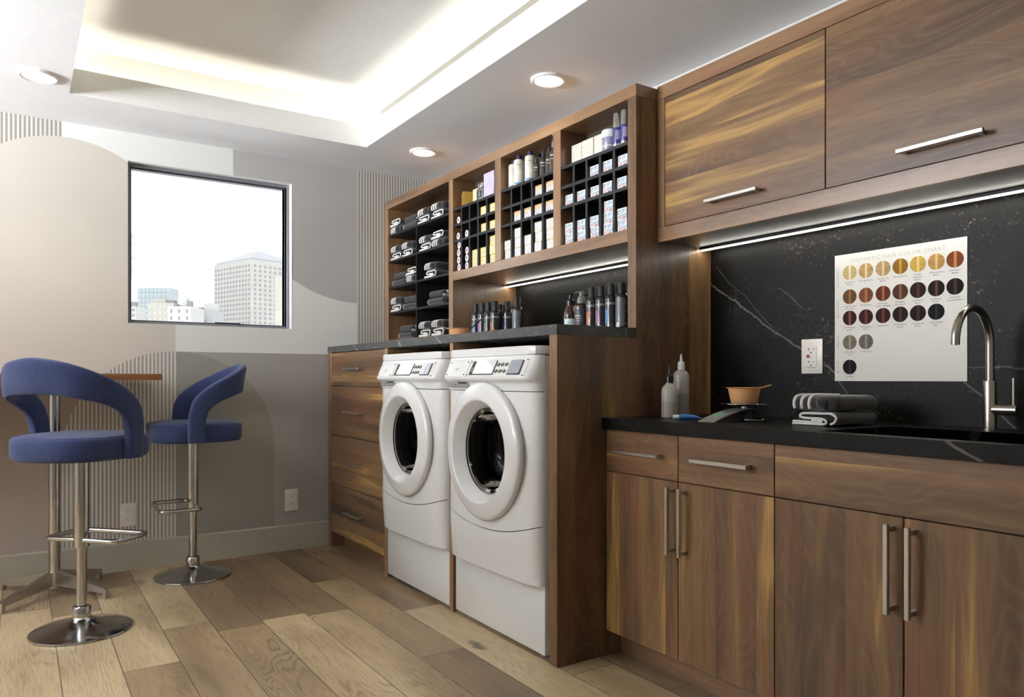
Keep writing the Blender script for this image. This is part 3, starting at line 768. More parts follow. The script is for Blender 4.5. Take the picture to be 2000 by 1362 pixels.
# ================================================================= BAR STOOLS (local: sitter faces +x)
def catmull(P, n):
    P = [Vector(p) for p in P]; out = []
    Q = [P[0] * 2 - P[1]] + P + [P[-1] * 2 - P[-2]]
    segs = len(P) - 1
    for k in range(n + 1):
        t = k / n * segs; i = min(int(t), segs - 1); f = t - i
        p0, p1, p2, p3 = Q[i:i + 4]
        out.append(.5 * ((2 * p1) + (p2 - p0) * f + (2 * p0 - 5 * p1 + 4 * p2 - p3) * f * f + (3 * p1 - p0 - 3 * p2 + p3) * f ** 3))
    return out
def stool(label, loc, rz):
    t = thing('bar_stool', label, 'bar stool', loc, rz, group='blue upholstered swivel bar stools')
    b = MB(M['chrome']); b.lathe([(0, .0005), (.1935, .0005), (.1955, .004), (.194, .009), (.186, .0125), (.15, .019), (.10, .032), (.062, .043), (.040, .055), (.031, .068), (.030, .072), (0, .072)], seg=72); lpart(b, 'base_plate', t)
    b = MB(M['chrome']); b.lathe([(.030, .060), (.036, .062), (.0365, .10), (.033, .1055), (.0275, .107), (.0275, .1035), (.020, .1035)], seg=40); lpart(b, 'collar', t)
    b = MB(M['chrome']); b.lathe([(.0205, .10), (.0205, .40), (0, .40)], seg=36); lpart(b, 'gas_lift', t)
    b = MB(M['chrome']); b.lathe([(.0275, .355), (.0295, .357), (.0295, .735), (0, .735)], seg=40); lpart(b, 'column', t)
    # foot rest: rounded rectangular loop
    z = .385; pts = []
    for (cx, cy, a0) in ((.205, .095, 0), (.0, .095, 90)): pass
    loop = []
    for (cx, cy, a0) in ((.156, .148, 0), (.018, .148, 90), (.018, -.148, 180), (.156, -.148, 270)):
        for k in range(7):
            a = R(a0 + 15 * k); loop.append((cx + .028 * math.cos(a), cy + .028 * math.sin(a), z))
    b = MB(M['chrome']); b.tube(loop, .0108, 14, closed=True); lpart(b, 'footrest', t)
    # seat
    def rf(a):
        c, s_ = math.cos(a), math.sin(a)
        return 1.0 / ((abs(c) / (1.02 if c > 0 else 1.11)) ** (3.4 if c > 0 else 2.7) + abs(s_ / 1.03) ** (3.4 if c > 0 else 2.7)) ** (1 / (3.4 if c > 0 else 2.7))
    b = MB(M['blue'])
    b.lathe([(0, .732), (.19, .732), (.211, .736), (.2175, .748), (.2190, .775), (.2190, .808), (.216, .822), (.208, .829), (.202, .8285), (.196, .8315), (.17, .838), (.12, .842), (.06, .8435), (0, .844)], seg=96, rfun=rf); st = lpart(b, 'seat', t, ang=70)
    b = MB(M['piping']); b.tube([(.2065 * rf(a) * math.cos(a), .2065 * rf(a) * math.sin(a), .8295) for a in [2 * PI * i / 96 for i in range(96)]], .0026, 8, closed=True); lpart(b, 'seat_piping', st)
    b = MB(M['blackmdf']); b.box(-.09, .09, -.09, .09, .724, .7318, .002); lpart(b, 'seat_plate', t)
    # hoop back
    T = [(.066, 0.232, .738), (.067, 0.238, .80), (.066, 0.242, .86), (.057, 0.246, .915), (.036, 0.249, .965), (-.012, 0.250, 1.012), (-.075, 0.244, 1.053), (-.145, 0.223, 1.088), (-.198, .172, 1.118), (-.238, .104, 1.138), (-.256, 0, 1.150)]
    Bq = [(-.020, 0.232, .738), (-.016, 0.238, .80), (-.018, 0.240, .855), (-.030, 0.242, .898), (-.058, 0.242, .928), (-.095, 0.236, .951), (-.135, 0.220, .968), (-.172, .190, .981), (-.208, .150, .993), (-.218, .085, 1.003), (-.228, 0, 1.006)]
    mir = lambda L: L + [(x, -y, z) for x, y, z in L[-2::-1]]
    N = 90; TT = catmull(mir(T), N); BB = catmull(mir(Bq), N)
    b = MB(M['blue']); rings = []
    K = 20
    for i in range(N + 1):
        c = (TT[i] + BB[i]) / 2; h = (TT[i] - BB[i]); w = h.length / 2; h.normalize()
        tg = ((TT[min(i + 1, N)] + BB[min(i + 1, N)]) - (TT[max(i - 1, 0)] + BB[max(i - 1, 0)])).normalized()
        n = tg.cross(h).normalized(); th = .021
        ring = []
        for k in range(K):
            a = 2 * PI * k / K; ca, sa = math.cos(a), math.sin(a)
            e = .45
            ring.append(b.bm.verts.new(c + h * w * math.copysign(abs(ca) ** e, ca) + n * th * math.copysign(abs(sa) ** e, sa)))
        rings.append(ring)
    for r0, r1 in zip(rings, rings[1:]):
        for k in range(K): b._f([r0[k], r0[(k + 1) % K], r1[(k + 1) % K], r1[k]])
    b._f(rings[0][::-1]); b._f(rings[-1])
    hb = lpart(b, 'hoop_backrest', t, ang=60)
    return t
s1 = stool('blue hoop-backed bar stool at the left edge, turned with its back to the viewer', (.220, 3.64, 0), R(43))
index_kids()
dup(s1, 'blue hoop-backed bar stool seen side-on, beside the wall below the window', (.783, 4.315, 0), R(180))

# ================================================================= BAR TABLE
t = thing('bar_table', 'high bar table with a brown wooden top and chrome pedestal behind the stools', 'table', (.145, 4.33, 0))
b = MB(M['tablewood']); b.box(-1.15, .592, 4.05, 4.620, 1.060, 1.092, .002, 2); part(b, 'table_top', t)  # left end, out of view, lengthened to shade the wall below
b = MB(M['chrome']); b.lathe([(.0265, .03), (.0265, 1.06)], (.145, 4.33, 0), seg=36); part(b, 'post', t)
b = MB(M['chrome']); b.lathe([(.0265, .03), (.0265, 1.06)], (-.78, 4.33, 0), seg=36); part(b, 'post', t)
b = MB(M['steel']); b.box(.02, .27, 4.205, 4.455, 1.052, 1.0598, .002); part(b, 'mounting_plate', t)
for k, (fx, fy, px_) in enumerate(((-.075, 4.10, .145), (.355, 4.095, .145), (.362, 4.545, .145), (-.075, 4.56, .145), (-1.0, 4.10, -.78), (-.57, 4.10, -.78), (-.57, 4.55, -.78), (-1.0, 4.55, -.78))):
    d = Vector((fx - px_, fy - 4.33, 0)); L = d.length; d.normalize(); n = Vector((-d.y, d.x, 0)); c = Vector((px_, 4.33, 0))
    b = MB(M['steel'])
    out = [(0.02, .045), (0.02, .115), (L - .01, .052), (L, .046), (L, .0008), (L - .018, .0008), (L - .02, .028)]
    A = [b.bm.verts.new(c + d * s_ + n * .012 + Vector((0, 0, z))) for s_, z in out]; B_ = [b.bm.verts.new(c + d * s_ - n * .012 + Vector((0, 0, z))) for s_, z in out]
    b._f(A); b._f(B_[::-1])
    for i in range(len(out)): b._f([A[i], A[(i + 1) % len(out)], B_[(i + 1) % len(out)], B_[i]])
    part(b, 'foot', t)

# ================================================================= FAUCET
t = thing('sink_faucet', 'brushed nickel gooseneck faucet with a side lever behind the sink', 'faucet', (2.372, 1.048, .918))
cx, cy, cz = 2.372, 1.048, .918
b = MB(M['bronze']); b.lathe([(.021, .0003), (.021, .003), (.0172, .004), (.0172, .142), (.0165, .144), (0, .144)], (cx, cy, cz), seg=40); part(b, 'body', t)
pts = [(cx, cy, cz + .142), (cx, cy, cz + .20), (cx, cy, cz + .251)]
for k in range(1, 25):
    a = PI * k / 24; pts.append((cx - .1 + .1 * math.cos(a), cy, cz + .253 + .1 * math.sin(a)))
pts.append((cx - .2, cy, cz + .245))
b = MB(M['bronze']); b.tube(pts, .0112, 24); sp = part(b, 'spout', t)
b = MB(M['drumdark']); b.lathe([(0, -.0005), (.0085, -.0005), (.0085, .001)], (cx - .2, cy, cz + .245), seg=20); part(b, 'aerator', sp)
b = MB(M['bronze']); b.lathe([(.0155, -.010), (.0155, -.042), (.0150, -.0425), (.0150, -.0435), (.0155, -.044), (.0155, -.072), (.0145, -.073), (0, -.073)], (cx, cy, cz + .060), 'y', 36); hd = part(b, 'handle', t)
b = MB(M['bronze']); b.cyl((cx, cy - .062, cz + .072), (cx, cy - .062, cz + .152), .0038, 18); part(b, 'lever', hd)

# ================================================================= COLOUR CHART
t = thing('hair_color_chart', 'white hair colour chart poster with round hair swatches on the black backsplash', 'poster', (XW, 1.3845, 1.06))
PX = XW - .003
b = MB(plain('poster_paper', (216, 212, 202), .35, var=.005)); b.box(PX, XW - .0003, 1.158, 1.611, 1.06, 1.514); part(b, 'poster_sheet', t)
ink = plain('chart_ink', (158, 154, 146), .6); inkd = plain('chart_ink_dark', (78, 74, 70), .6)
b = MB(ink); put_text(b, 'SYNTHETIC HAIR COLOR CHART', .0200, lambda u, v: (PX - .0003, 1.388 - u, 1.487 + v), bold=-.0004, space=1.12); part(b, 'title', t)
for s, zc in (('BLONDES', 1.432), ('BROWNS', 1.318), ('GREYS', 1.198), ('BLACK', 1.110)):
    b = MB(ink); put_text(b, s, .0135, lambda u, v: (PX - .0003, 1.5985 + v, zc + u), space=1.15); part(b, 'row_heading', t)
def hairm(i, c, h):
    g = G('hair_swatch_%d' % i); k = g.coords(False); x, y, z = g.xyz(k)
    n = g.noise(g.vec(0.0, y * 18.0 + i * 3.0, z * 900.0), 1, 3)
    col = g.mix(n.ss(.3, .7), tuple(v * .72 for v in c), c)
    oy = g.vec(0, 0, 0)
    gl_ = (y + .001).abs().ss(.0, .0075).inv()
    col = g.mix(gl_ * .75, col, h)
    g.link(col, g.b.inputs['Base Color']); g.set(rough=.7, spec=.15); return g.mat
rows = [(1.447, [((214, 190, 130), (242, 228, 200)), ((206, 168, 112), (240, 222, 180)), ((200, 166, 116), (232, 208, 172)), ((158, 116, 44), (214, 170, 84)), ((222, 184, 88), (244, 218, 140)), ((210, 162, 96), (238, 206, 150)), ((140, 74, 40), (214, 160, 96))]),
        (1.361, [((112, 80, 46), (158, 120, 78)), ((132, 80, 52), (182, 128, 90)), ((110, 52, 32), (188, 116, 84)), ((92, 62, 44), (150, 118, 88)), ((52, 34, 26), (96, 74, 44)), ((42, 28, 24), (118, 82, 68)), ((36, 26, 25), (92, 70, 66))]),
        (1.285, [((66, 32, 28), (150, 100, 86)), ((64, 30, 26), (134, 76, 68)), ((62, 32, 28), (124, 68, 58)), ((46, 30, 27), (92, 68, 64)), ((40, 28, 27), (90, 66, 60)), ((28, 26, 28), (60, 58, 62))]),
        (1.198, [((134, 124, 106), (170, 162, 146)), ((116, 110, 98), (160, 156, 146))]), (1.110, [((24, 22, 22), (62, 60, 60))])]
caps = [['R22 Platinum\nBlonde', 'R21 Light Blonde', 'R25 Light Ash\nBlonde', 'R24 Ash Blonde', '26 Light\nStrawberry\nBlonde', '140 Strawberry\nBlonde', 'R28 Auburn\nBlonde'],
        ['12 Light Chestnut\nLight Brown', 'R8 Cinnamon', 'R33 Auburn\nCopper Highlights', '4/6 Medium\nDark Brown', 'R10 Natural\nBrown', 'R4 Darkest\nBrown', '6/40T Dark\nChocolate Brown'],
        ['R27 Mahogany\nBrown', 'R9 Mahogany\nBrown', '33R Espresso', '6/33R Medium\nAuburn', 'T16 Dark Soft\nBrown', 'H1B Obsidian\nBlack'], ['56/60 Natural\nGrey', '51S Dark Grey'], ['1 Jet Black']]
yc = [1.553, 1.492, 1.430, 1.370, 1.311, 1.252, 1.194]; i = 0
for (zc, cs), cp in zip(rows, caps):
    for (c, h), y, tx in zip(cs, yc, cp):
        m = MB(hairm(i, c, h)); i += 1
        m.lathe([(0, -.0008), (.0262, -.0008), (.0262, 0)], (0, 0, 0), 'x', 48)
        o = m.done('hair_swatch', t, loc=Vector((PX, y, zc)) - t.location)
        b = MB(inkd)
        for li, line in enumerate(tx.split('\n')):
            put_text(b, line, .0072, lambda u, v: (PX - .0003, y - u, zc - .0345 - li * .0085 + v))
        part(b, 'caption', t)
# ================================================================= TOWELS (local: end with the hem faces -x, width along y)
HOLD = (0, 0, -50)
def towel_hem():
    t = thing('folded_towel', 'x', 'towel', (0, 0, 0), group='folded charcoal towels')
    b = MB(M['towel']); b.box(.010, .200, -.070, .071, .003, .043, .016, 4); rumple(b, .0025); bd = lpart(b, 'towel_body', t, ang=70)
    P = [(0, .05), (.4, .06), (.70, .06), (.78, .18), (.76, .40), (.6, .50), (.3, .50), (.19, .62), (.22, .82), (.40, .87), (.7, .88), (.90, .88), (1.0, .62), (.98, .28), (.88, .08)]
    pts = catmull([(0, .075 - p * .150, .0028 + q * .041) for p, q in P], 60)
    b = MB(M['towel'])
    rib = []
    for i, p in enumerate(pts):
        q = pts[min(i + 1, 60)] - pts[max(i - 1, 0)]; n = Vector((0, -q.z, q.y)).normalized() * .0026
        rib.append((p + n, p - n))
    for (a, c), (d, e) in zip(rib, rib[1:]):
        for z in ((a, d), (c, e)): b.quad([(0.001, z[0].y, z[0].z), (0.001, z[1].y, z[1].z), (.19, z[1].y, z[1].z), (.19, z[0].y, z[0].z)])
    lpart(b, 'towel_folds', t, ang=70)
    b = MB(M['hem']); b.tube([(0 + .0008 * math.sin(i), p.y, p.z) for i, p in enumerate(pts)], .0038, 8)
    Q = catmull([(0, .075 - p * .150, .0028 + q * .041) for p, q in [(.01, .24), (.35, .22), (.60, .20), (.69, .24), (.64, .34), (.45, .36)]], 20)
    b.tube([(0.0, p.y, p.z) for p in Q], .0030, 8); lpart(b, 'white_hem', t, label='white hem edge')
    return t
def towel_stripe():
    t = thing('folded_towel', 'x', 'towel', (0, 0, 0), group='folded charcoal towels')
    b = MB(M['towel']); b.box(.0, .205, -.072, .074, .001, .047, .020, 5); rumple(b, .0028)
    b.lathe([(0, -.013), (.010, -.012), (.018, -.006), (.021, .004), (.021, .04)], (0, -.030, .026), 'x', 24)
    lpart(b, 'towel_body', t, ang=70)
    for y in (.0660, .040, .014):
        b = MB(M['hem'])
        p = catmull([(.003, y, .008), (-.0008, y, .022), (.0035, y - .001, .0385), (.018, y - .004, .0468), (.055, y - .012, .0478), (.10, y - .026, .0478)], 18)
        b.tube(p, .0050, 8, flat=1); lpart(b, 'white_stripe', t, label='white stripe')
    return t
TH = towel_hem(); TS = towel_stripe(); index_kids()
first = {'h': True, 's': True}
def put_towel(kind, label, loc, rz=0, sc=None):
    src = TH if kind == 'h' else TS
    if first[kind]:
        first[kind] = False; src.location = loc; src.rotation_euler = (0, 0, rz); src['label'] = label
        if sc: src.scale = sc
        return src
    c = dup(src, label, loc, rz); c.scale = sc or (1, 1, 1); return c
DESC = {'s': 'folded charcoal towel with three white stripes', 'h': 'folded charcoal towel with looping white hem edge', 'S': 'charcoal towel folded side-on, rounded side showing'}
def stack(typ, y, z, where):
    if typ == 'A': put_towel('h', 'charcoal towel with white hem, lower of the ' + where, (2.064, y, z)); put_towel('s', 'charcoal towel with white stripes, upper of the ' + where, (2.062, y - .002, z + .0452))
    elif typ == 'I': put_towel('s', 'charcoal towel with white stripes, lower of the ' + where, (2.062, y, z)); put_towel('h', 'charcoal towel with white hem, upper of the ' + where, (2.060, y + .002, z + .0495))
    else: put_towel('h', 'charcoal towel lying sideways, lower of the ' + where, (2.145, y + .098, z), -PI / 2); put_towel('h', 'charcoal towel lying sideways, upper of the ' + where, (2.145, y - .095, z + .0452), PI / 2)
stack('I', 4.505, 2.0203, 'leftmost pair on the top shelf'); stack('S', 4.30, 2.0203, 'second pair on the top shelf')
stack('A', 4.105, 2.0203, 'third pair on the top shelf'); stack('A', 3.925, 2.0203, 'rightmost pair on the top shelf')
stack('A', 4.505, 1.8483, 'leftmost pair, second shelf down'); stack('A', 4.335, 1.8483, 'second pair, second shelf down')
stack('A', 4.085, 1.8483, 'pair right of the divider, second shelf down'); stack('I', 3.915, 1.8483, 'rightmost pair, second shelf down')
stack('S', 4.465, 1.6753, 'left pair on the middle shelf'); stack('I', 4.265, 1.6753, 'pair left of the divider, middle shelf'); stack('A', 4.015, 1.6753, 'right pair on the middle shelf')
stack('A', 4.505, 1.5073, 'leftmost pair, fourth shelf down'); stack('S', 4.305, 1.5073, 'pair left of the divider, fourth shelf down'); stack('S', 3.955, 1.5073, 'right pair, fourth shelf down')
stack('S', 4.37, 1.3223, 'left pair, bottom compartment'); stack('A', 4.09, 1.3223, 'middle pair, bottom compartment'); stack('A', 3.92, 1.3223, 'rightmost pair, bottom compartment')
put_towel('h', 'large folded charcoal towel with white hem, lower of the pair beside the sink', (2.112, 1.450, .9183), 0, (1.15, 1.03, 1.02))
put_towel('s', 'large folded charcoal towel with white stripes, upper of the pair beside the sink', (2.108, 1.448, .9650), 0, (1.18, 1.06, 1.05))

# ================================================================= BOTTLES ON THE RAISED COUNTER
M['can'] = plain('black_bottle_plastic', (30, 30, 31), .28, coat=.4); M['cap'] = plain('black_cap', (24, 24, 25), .3)
M['wht'] = plain('white_print', (216, 216, 214), .5); M['pr_blue'] = plain('blue_print', (96, 150, 196), .5); M['pr_or'] = plain('orange_print', (206, 120, 66), .5)
M['pr_pk'] = plain('mauve_print', (164, 108, 160), .5); M['pr_gr'] = plain('grey_print', (124, 130, 134), .5); M['pr_bl'] = plain('deep_blue_print', (36, 66, 122), .5)
M['amber'] = plain('amber_glass', (64, 36, 22), .10, coat=1.0); M['labw'] = plain('white_label', (214, 224, 226), .5); M['labd'] = plain('dark_label', (58, 56, 62), .45)
M['gpump'] = plain('grey_pump', (130, 128, 126), .4)
def cyl_patch(b, r, a0, a1, z0, z1, n=10):
    for k in range(n):
        p, q = a0 + (a1 - a0) * k / n, a0 + (a1 - a0) * (k + 1) / n
        b.quad([(r * math.cos(p), r * math.sin(p), z0), (r * math.cos(q), r * math.sin(q), z0), (r * math.cos(q), r * math.sin(q), z1), (r * math.cos(p), r * math.sin(p), z1)])
def wrap(r, A0, zc): return lambda u, v: ((r) * math.cos(A0 + u / r), (r) * math.sin(A0 + u / r), zc + v)
def spray(label, loc, col, style, name='hair_product_bottle'):
    A0 = math.atan2(-loc[1], -loc[0]) - .12
    t = thing(name, label, 'bottle', loc, group='bottles on the raised counter')
    b = MB(M['can']); b.lathe([(0, 0), (.0255, 0), (.0285, .003), (.0285, .138), (.027, .147), (.0215, .155), (.019, .157), (0, .157)], seg=40); bd = lpart(b, 'body', t)
    b = MB(M['cap']); b.lathe([(.0192, .155), (.0185, .157), (.0182, .200), (.0172, .2025), (0, .2025)], seg=32); lpart(b, 'cap', t)
    if style == 'back':
        b = MB(M['pr_gr']); rnd = random.Random(5); z = .128
        while z > .015:
            cyl_patch(b, .0287, A0 - .75, A0 + rnd.uniform(.45, .85), z, z + .0030); z -= .0052
        cyl_patch(b, .0288, A0 - .75, A0 + .5, .134, .1365)
        b.use(M['wht']); cyl_patch(b, .0288, A0 - .8, A0 - .25, .012, .034); lpart(b, 'printed_label', bd)
    elif style:
        b = MB(M['wht']); put_text(b, 'POSCOL', .0125, wrap(.0288, A0 + .0, .118), bold=.0002)
        rnd = random.Random(len(label) * 7 + int(loc[1] * 1000))
        b.use(M[col]); z = .092
        for k in range(10): cyl_patch(b, .0288, A0 - 1.0, A0 - .35 + rnd.uniform(-.2, .3) * (col == 'pr_or'), z - .0046, z); z -= .0058
        b.use(M['wht']); put_text(b, 'VOLUME', .0055, wrap(.0288, A0 - .2, .026)); put_text(b, '8.5 OZ', .0045, wrap(.0288, A0 - .2, .014)); lpart(b, 'printed_label', bd)
    return t
Z = 1.2703
for x, y, c, s_, lab in ((2.08, 3.497, 'pr_blue', 1, 'black bottle with light blue print, leftmost of the left-hand group'), (2.08, 3.430, 'pr_pk', 1, 'black bottle with mauve print, second from left in the left-hand group'),
                   (2.08, 3.367, 'pr_gr', 1, 'black bottle with grey print, third from left in the left-hand group'), (2.08, 3.303, 'pr_or', 1, 'black bottle with orange print, fourth in the left-hand group'),
                   (2.20, 3.439, 'pr_gr', 0, 'plain black bottle standing behind the orange-printed one in the left-hand group'), (2.14, 3.278, 'pr_bl', 1, 'black bottle with deep blue print right of the orange one, left-hand group'),
                   (2.28, 3.467, 'pr_gr', 0, 'plain black bottle at the back of the left-hand group'), (2.08, 3.097, 'pr_gr', 'back', 'black bottle showing grey back-label text, rightmost of the left-hand group'),
                   (2.12, 2.560, 'pr_or', 1, 'black bottle with orange print beside the amber pump bottles, right-hand group'), (2.12, 2.496, 'pr_pk', 1, 'black bottle with mauve print in the right-hand group'),
                   (2.12, 2.432, 'pr_blue', 1, 'black bottle with light blue print in the right-hand group'), (2.118, 2.363, 'pr_gr', 'back', 'black bottle covered in grey text beside the shelf post, right-hand group'),
                   (2.22, 2.505, 'pr_gr', 0, 'plain black bottle behind the blue-printed one, right-hand group'), (2.24, 2.435, 'pr_gr', 0, 'plain black bottle mostly hidden behind the text-covered one, right-hand group')):
    spray(lab, (x, y, Z), c, s_)
def pump(label, loc, dark):
    A0 = math.atan2(-loc[1], -loc[0])
    t = thing('pump_bottle', label, 'bottle', loc, group='amber pump bottles on the raised counter')
    b = MB(M['amber']); b.lathe([(0, 0), (.029, 0), (.032, .003), (.032, .085), (.030, .100), (.022, .122), (.0165, .132), (.0165, .138), (0, .138)] if not dark else [(0, 0), (.030, 0), (.033, .003), (.033, .118), (.031, .128), (.022, .136), (0, .138)], seg=40); bd = lpart(b, 'body', t)
    b = MB(M['gpump'] if dark else M['cap'])
    b.lathe([(.0195, .1375), (.0195, .155), (.014, .168), (.0095, .172), (.0095, .186), (0, .186)] if dark else [(.0185, .1375), (.0185, .156), (.012, .162), (.0075, .164), (.0075, .186), (0, .186)], seg=28)
    d = Vector((-.834, .5515, 0)); n = Vector((0, 0, .1885)); b.tube([n - d * .012, n, n + d * .018, n + d * .030 + Vector((0, 0, -.003))], [.0065, .0065, .004, .003], 12); lpart(b, 'pump_head', t)
    if dark:
        b = MB(M['labd']); cyl_patch(b, .0332, A0 - 1.1, A0 + 1.1, .012, .112, 16); b.use(M['wht']); cyl_patch(b, .0333, A0 - 1.0, A0 - .1, .078, .082); cyl_patch(b, .0333, A0 - .9, A0 + .1, .058, .0592); put_text(b, 'shampoo', .008, wrap(.0333, A0 - .35, .070)); lpart(b, 'label', bd)
    else:
        b = MB(M['labw']); cyl_patch(b, .0322, A0 - 1.0, A0 + 1.0, .010, .072, 16); b.use(M['pr_blue']); put_text(b, 'SILK', .015, wrap(.0324, A0, .055)); put_text(b, 'LOTION', .010, wrap(.0324, A0, .041)); put_text(b, 'pure care', .006, wrap(.0324, A0, .028)); lpart(b, 'label', bd)
pump('amber pump bottle with a white label and blue lettering, leftmost of the right-hand group', (2.12, 2.718, Z), 0)
pump('amber pump bottle with dark label and grey pump, right of the white-labelled one', (2.12, 2.637, Z), 1)
pump('amber pump bottle standing behind the orange-printed black bottle, only its pump showing', (2.215, 2.69, Z), 0)

# ================================================================= MIXING BOWLS, SCALE, SQUEEZE BOTTLES, TUBE
g_o = G('orange_plastic'); g_o.set(col=(240, 192, 138), rough=.35, sub=.0); tl = g_o.new('ShaderNodeBsdfTranslucent'); tl.inputs[0].default_value = lin((246, 200, 144)); mx = g_o.new('ShaderNodeMixShader'); mx.inputs[0].default_value = .35
g_o.link(g_o.b.outputs[0], mx.inputs[1]); g_o.link(tl.outputs[0], mx.inputs[2]); g_o.link(mx.outputs[0], g_o.out.inputs[0]); M['orange'] = g_o.mat
M['dye'] = plain('hair_dye_cream', (112, 74, 58), .4)
def bowl(label, loc, hdir):
    t = thing('tint_bowl', label, 'bowl', loc, group='orange tint bowls')
    b = MB(M['orange']); b.lathe([(0, .0), (.044, .0), (.046, .002), (.0565, .052), (.0640, .0545), (.0645, .0560), (.0560, .0560), (.0545, .053), (.0445, .004), (0, .003)], seg=56); lpart(b, 'cup', t)
    d = Vector((hdir[0], hdir[1], 0)).normalized(); n = Vector((-d.y, d.x, 0)); b = MB(M['orange'])
    prof = [(.058, .0545, .018), (.070, .0560, .014), (.085, .0605, .011), (.096, .0640, .009), (.099, .0640, .005)]
    rows_ = [[d * s_ + n * w * k + Vector((0, 0, z + dz)) for k, dz in ((-1, 0), (1, 0), (1, .0022), (-1, .0022))] for s_, z, w in prof]
    R_ = [[b.bm.verts.new(p) for p in r] for r in rows_]
    for p, q in zip(R_, R_[1:]):
        for k in range(4): b._f([p[k], p[(k + 1) % 4], q[(k + 1) % 4], q[k]])
    b._f(R_[0]); b._f(R_[-1]); lpart(b, 'grip_tab', t)
    b = MB(M['dye']); b.lathe([(0, .017), (.0468, .017), (.0445, .0045), (0, .0035)], seg=40); lpart(b, 'dye_cream', t)
bowl('translucent orange tint bowl standing on the scale', (2.175, 1.775, .9808), (.834, -.5515))
bowl('orange tint bowl on the raised counter below the towel shelves', (1.90, 3.36, Z), (-.7, .45))
t = thing('tint_brush', 'thin black tint brush handle leaning from the bowl toward the left-hand bottles', 'brush', (1.915, 3.335, 1.30))
b = MB(M['cap']); b.tube([(1.915, 3.345, 1.292), (1.935, 3.31, 1.325), (1.97, 3.262, 1.372), (1.993, 3.228, 1.405)], [.0055, .0035, .003, .0022], 10); part(b, 'handle', t)
b = MB(M['seam']); b.tube([(1.905, 3.362, 1.277), (1.915, 3.345, 1.292)], [.009, .006], 10); part(b, 'bristles', t)

cx, cy = 2.170, 1.768
t = thing('kitchen_scale', 'silver scale with a curved face, green display and round glass plate on the lower counter', 'scale', (cx, cy, .9185))
M['scaleglass'] = plain('smoked_scale_plate', (40, 42, 40), .05, coat=1.0)
M['lcdgreen'] = plain('green_display', (120, 186, 150), .3)
b = MB(M['chrome']); b.tube([(cx + .012 + .052 * math.cos(a), cy - .018 + .052 * math.sin(a), .9225) for a in [2 * PI * k / 48 for k in range(48)]], .0036, 10, closed=True); part(b, 'foot_ring', t)
b = MB(M['labd']); b.lathe([(0, .9186), (.034, .9186), (.033, .930), (.026, .955), (.020, .960), (0, .960)], (cx, cy, 0), seg=36); part(b, 'neck', t)
path = catmull([(cx + .030, cy - .006, .9615), (cx - .02, cy, .9625), (cx - .08, cy + .008, .952), (cx - .135, cy + .014, .936), (cx - .180, cy + .020, .9195)], 24)
M['scaleface'] = plain('silver_scale_face', (176, 170, 162), .32, .45)
b = MB(M['scaleface'])
def rib(b, ya, yb, dz, p0=0, p1=24, th=.004):
    rws = []
    for i in range(p0, p1 + 1):
        p = path[i]; w = 1.0 - .25 * max(0, (6 - i) / 6)
        rws.append([b.bm.verts.new((p.x, p.y + yy * w, p.z + zz)) for yy, zz in ((ya, dz - th), (yb, dz - th), (yb, dz), (ya, dz))])
    for p, q in zip(rws, rws[1:]):
        for k in range(4): b._f([p[k], p[(k + 1) % 4], q[(k + 1) % 4], q[k]])
    b._f(rws[0]); b._f(rws[-1])
rib(b, -.036, .036, 0); part(b, 'curved_face', t, ang=50)
b = MB(M['labd'])
under = [(path[i].x, path[i].z - .0042) for i in range(0, 22)]
b.prism(under + [(path[21].x, .9186), (path[0].x, .9186)], cy - .020, cy + .030, 'y'); part(b, 'base_body', t)
b = MB(M['lcdgreen']); rib(b, -.012, .024, .0006, 14, 18, .0008); part(b, 'display', t, label='green display')
b = MB(M['chrome']); b.lathe([(0, .9615), (.015, .9615), (.015, .969), (0, .969)], (cx, cy, 0), seg=24)
for a in (.4, 2.5, 4.6): b.tube([(cx + .012 * math.cos(a), cy + .012 * math.sin(a), .966), (cx + .035 * math.cos(a), cy + .035 * math.sin(a), .970), (cx + .062 * math.cos(a), cy + .062 * math.sin(a), .9765)], .0026, 8)
b.tube([(cx + .0835 * math.cos(a), cy + .0835 * math.sin(a), .9785) for a in [2 * PI * k / 64 for k in range(64)]], .0019, 8, closed=True)
part(b, 'plate_support', t)
b = MB(M['scaleglass']); b.lathe([(0, .977), (.081, .977), (.082, .9785), (.081, .9803), (0, .9803)], (cx, cy, 0), seg=64); part(b, 'glass_plate', t)

def milky(name, col):
    g = G(name); g.set(col=col, rough=.32, coat=.2); tl = g.new('ShaderNodeBsdfTranslucent'); tl.inputs[0].default_value = lin(col); mx = g.new('ShaderNodeMixShader'); mx.inputs[0].default_value = .4
    g.link(g.b.outputs[0], mx.inputs[1]); g.link(tl.outputs[0], mx.inputs[2]); g.link(mx.outputs[0], g.out.inputs[0]); return g.mat
M['milk'] = milky('milky_bottle_plastic', (208, 202, 194)); M['liquid'] = milky('bottle_liquid_band', (176, 172, 172)); M['liquid2'] = milky('bottle_liquid_warm', (188, 180, 172))
t = thing('squeeze_bottle', 'short milky squeeze bottle with a black nozzle cap on the lower counter', 'bottle', (2.092, 2.062, .9183), group='milky squeeze bottles')
b = MB(M['liquid2']); b.lathe([(0, 0), (.028, 0), (.031, .004), (.031, .062)], seg=40); b.use(M['milk']); b.lathe([(.031, .062), (.031, .100), (.029, .112), (.022, .123), (.0145, .129), (.0145, .136), (0, .136)], seg=40); lpart(b, 'body', t)
b = MB(M['cap']); b.lathe([(.0155, .134), (.0155, .157), (.0135, .163), (.0065, .167), (.0055, .178), (.0025, .198), (0, .199)], seg=28); lpart(b, 'nozzle_cap', t)
t = thing('squeeze_bottle', 'tall milky squeeze bottle with a white nozzle cap on the lower counter', 'bottle', (2.185, 2.090, .9183), group='milky squeeze bottles')
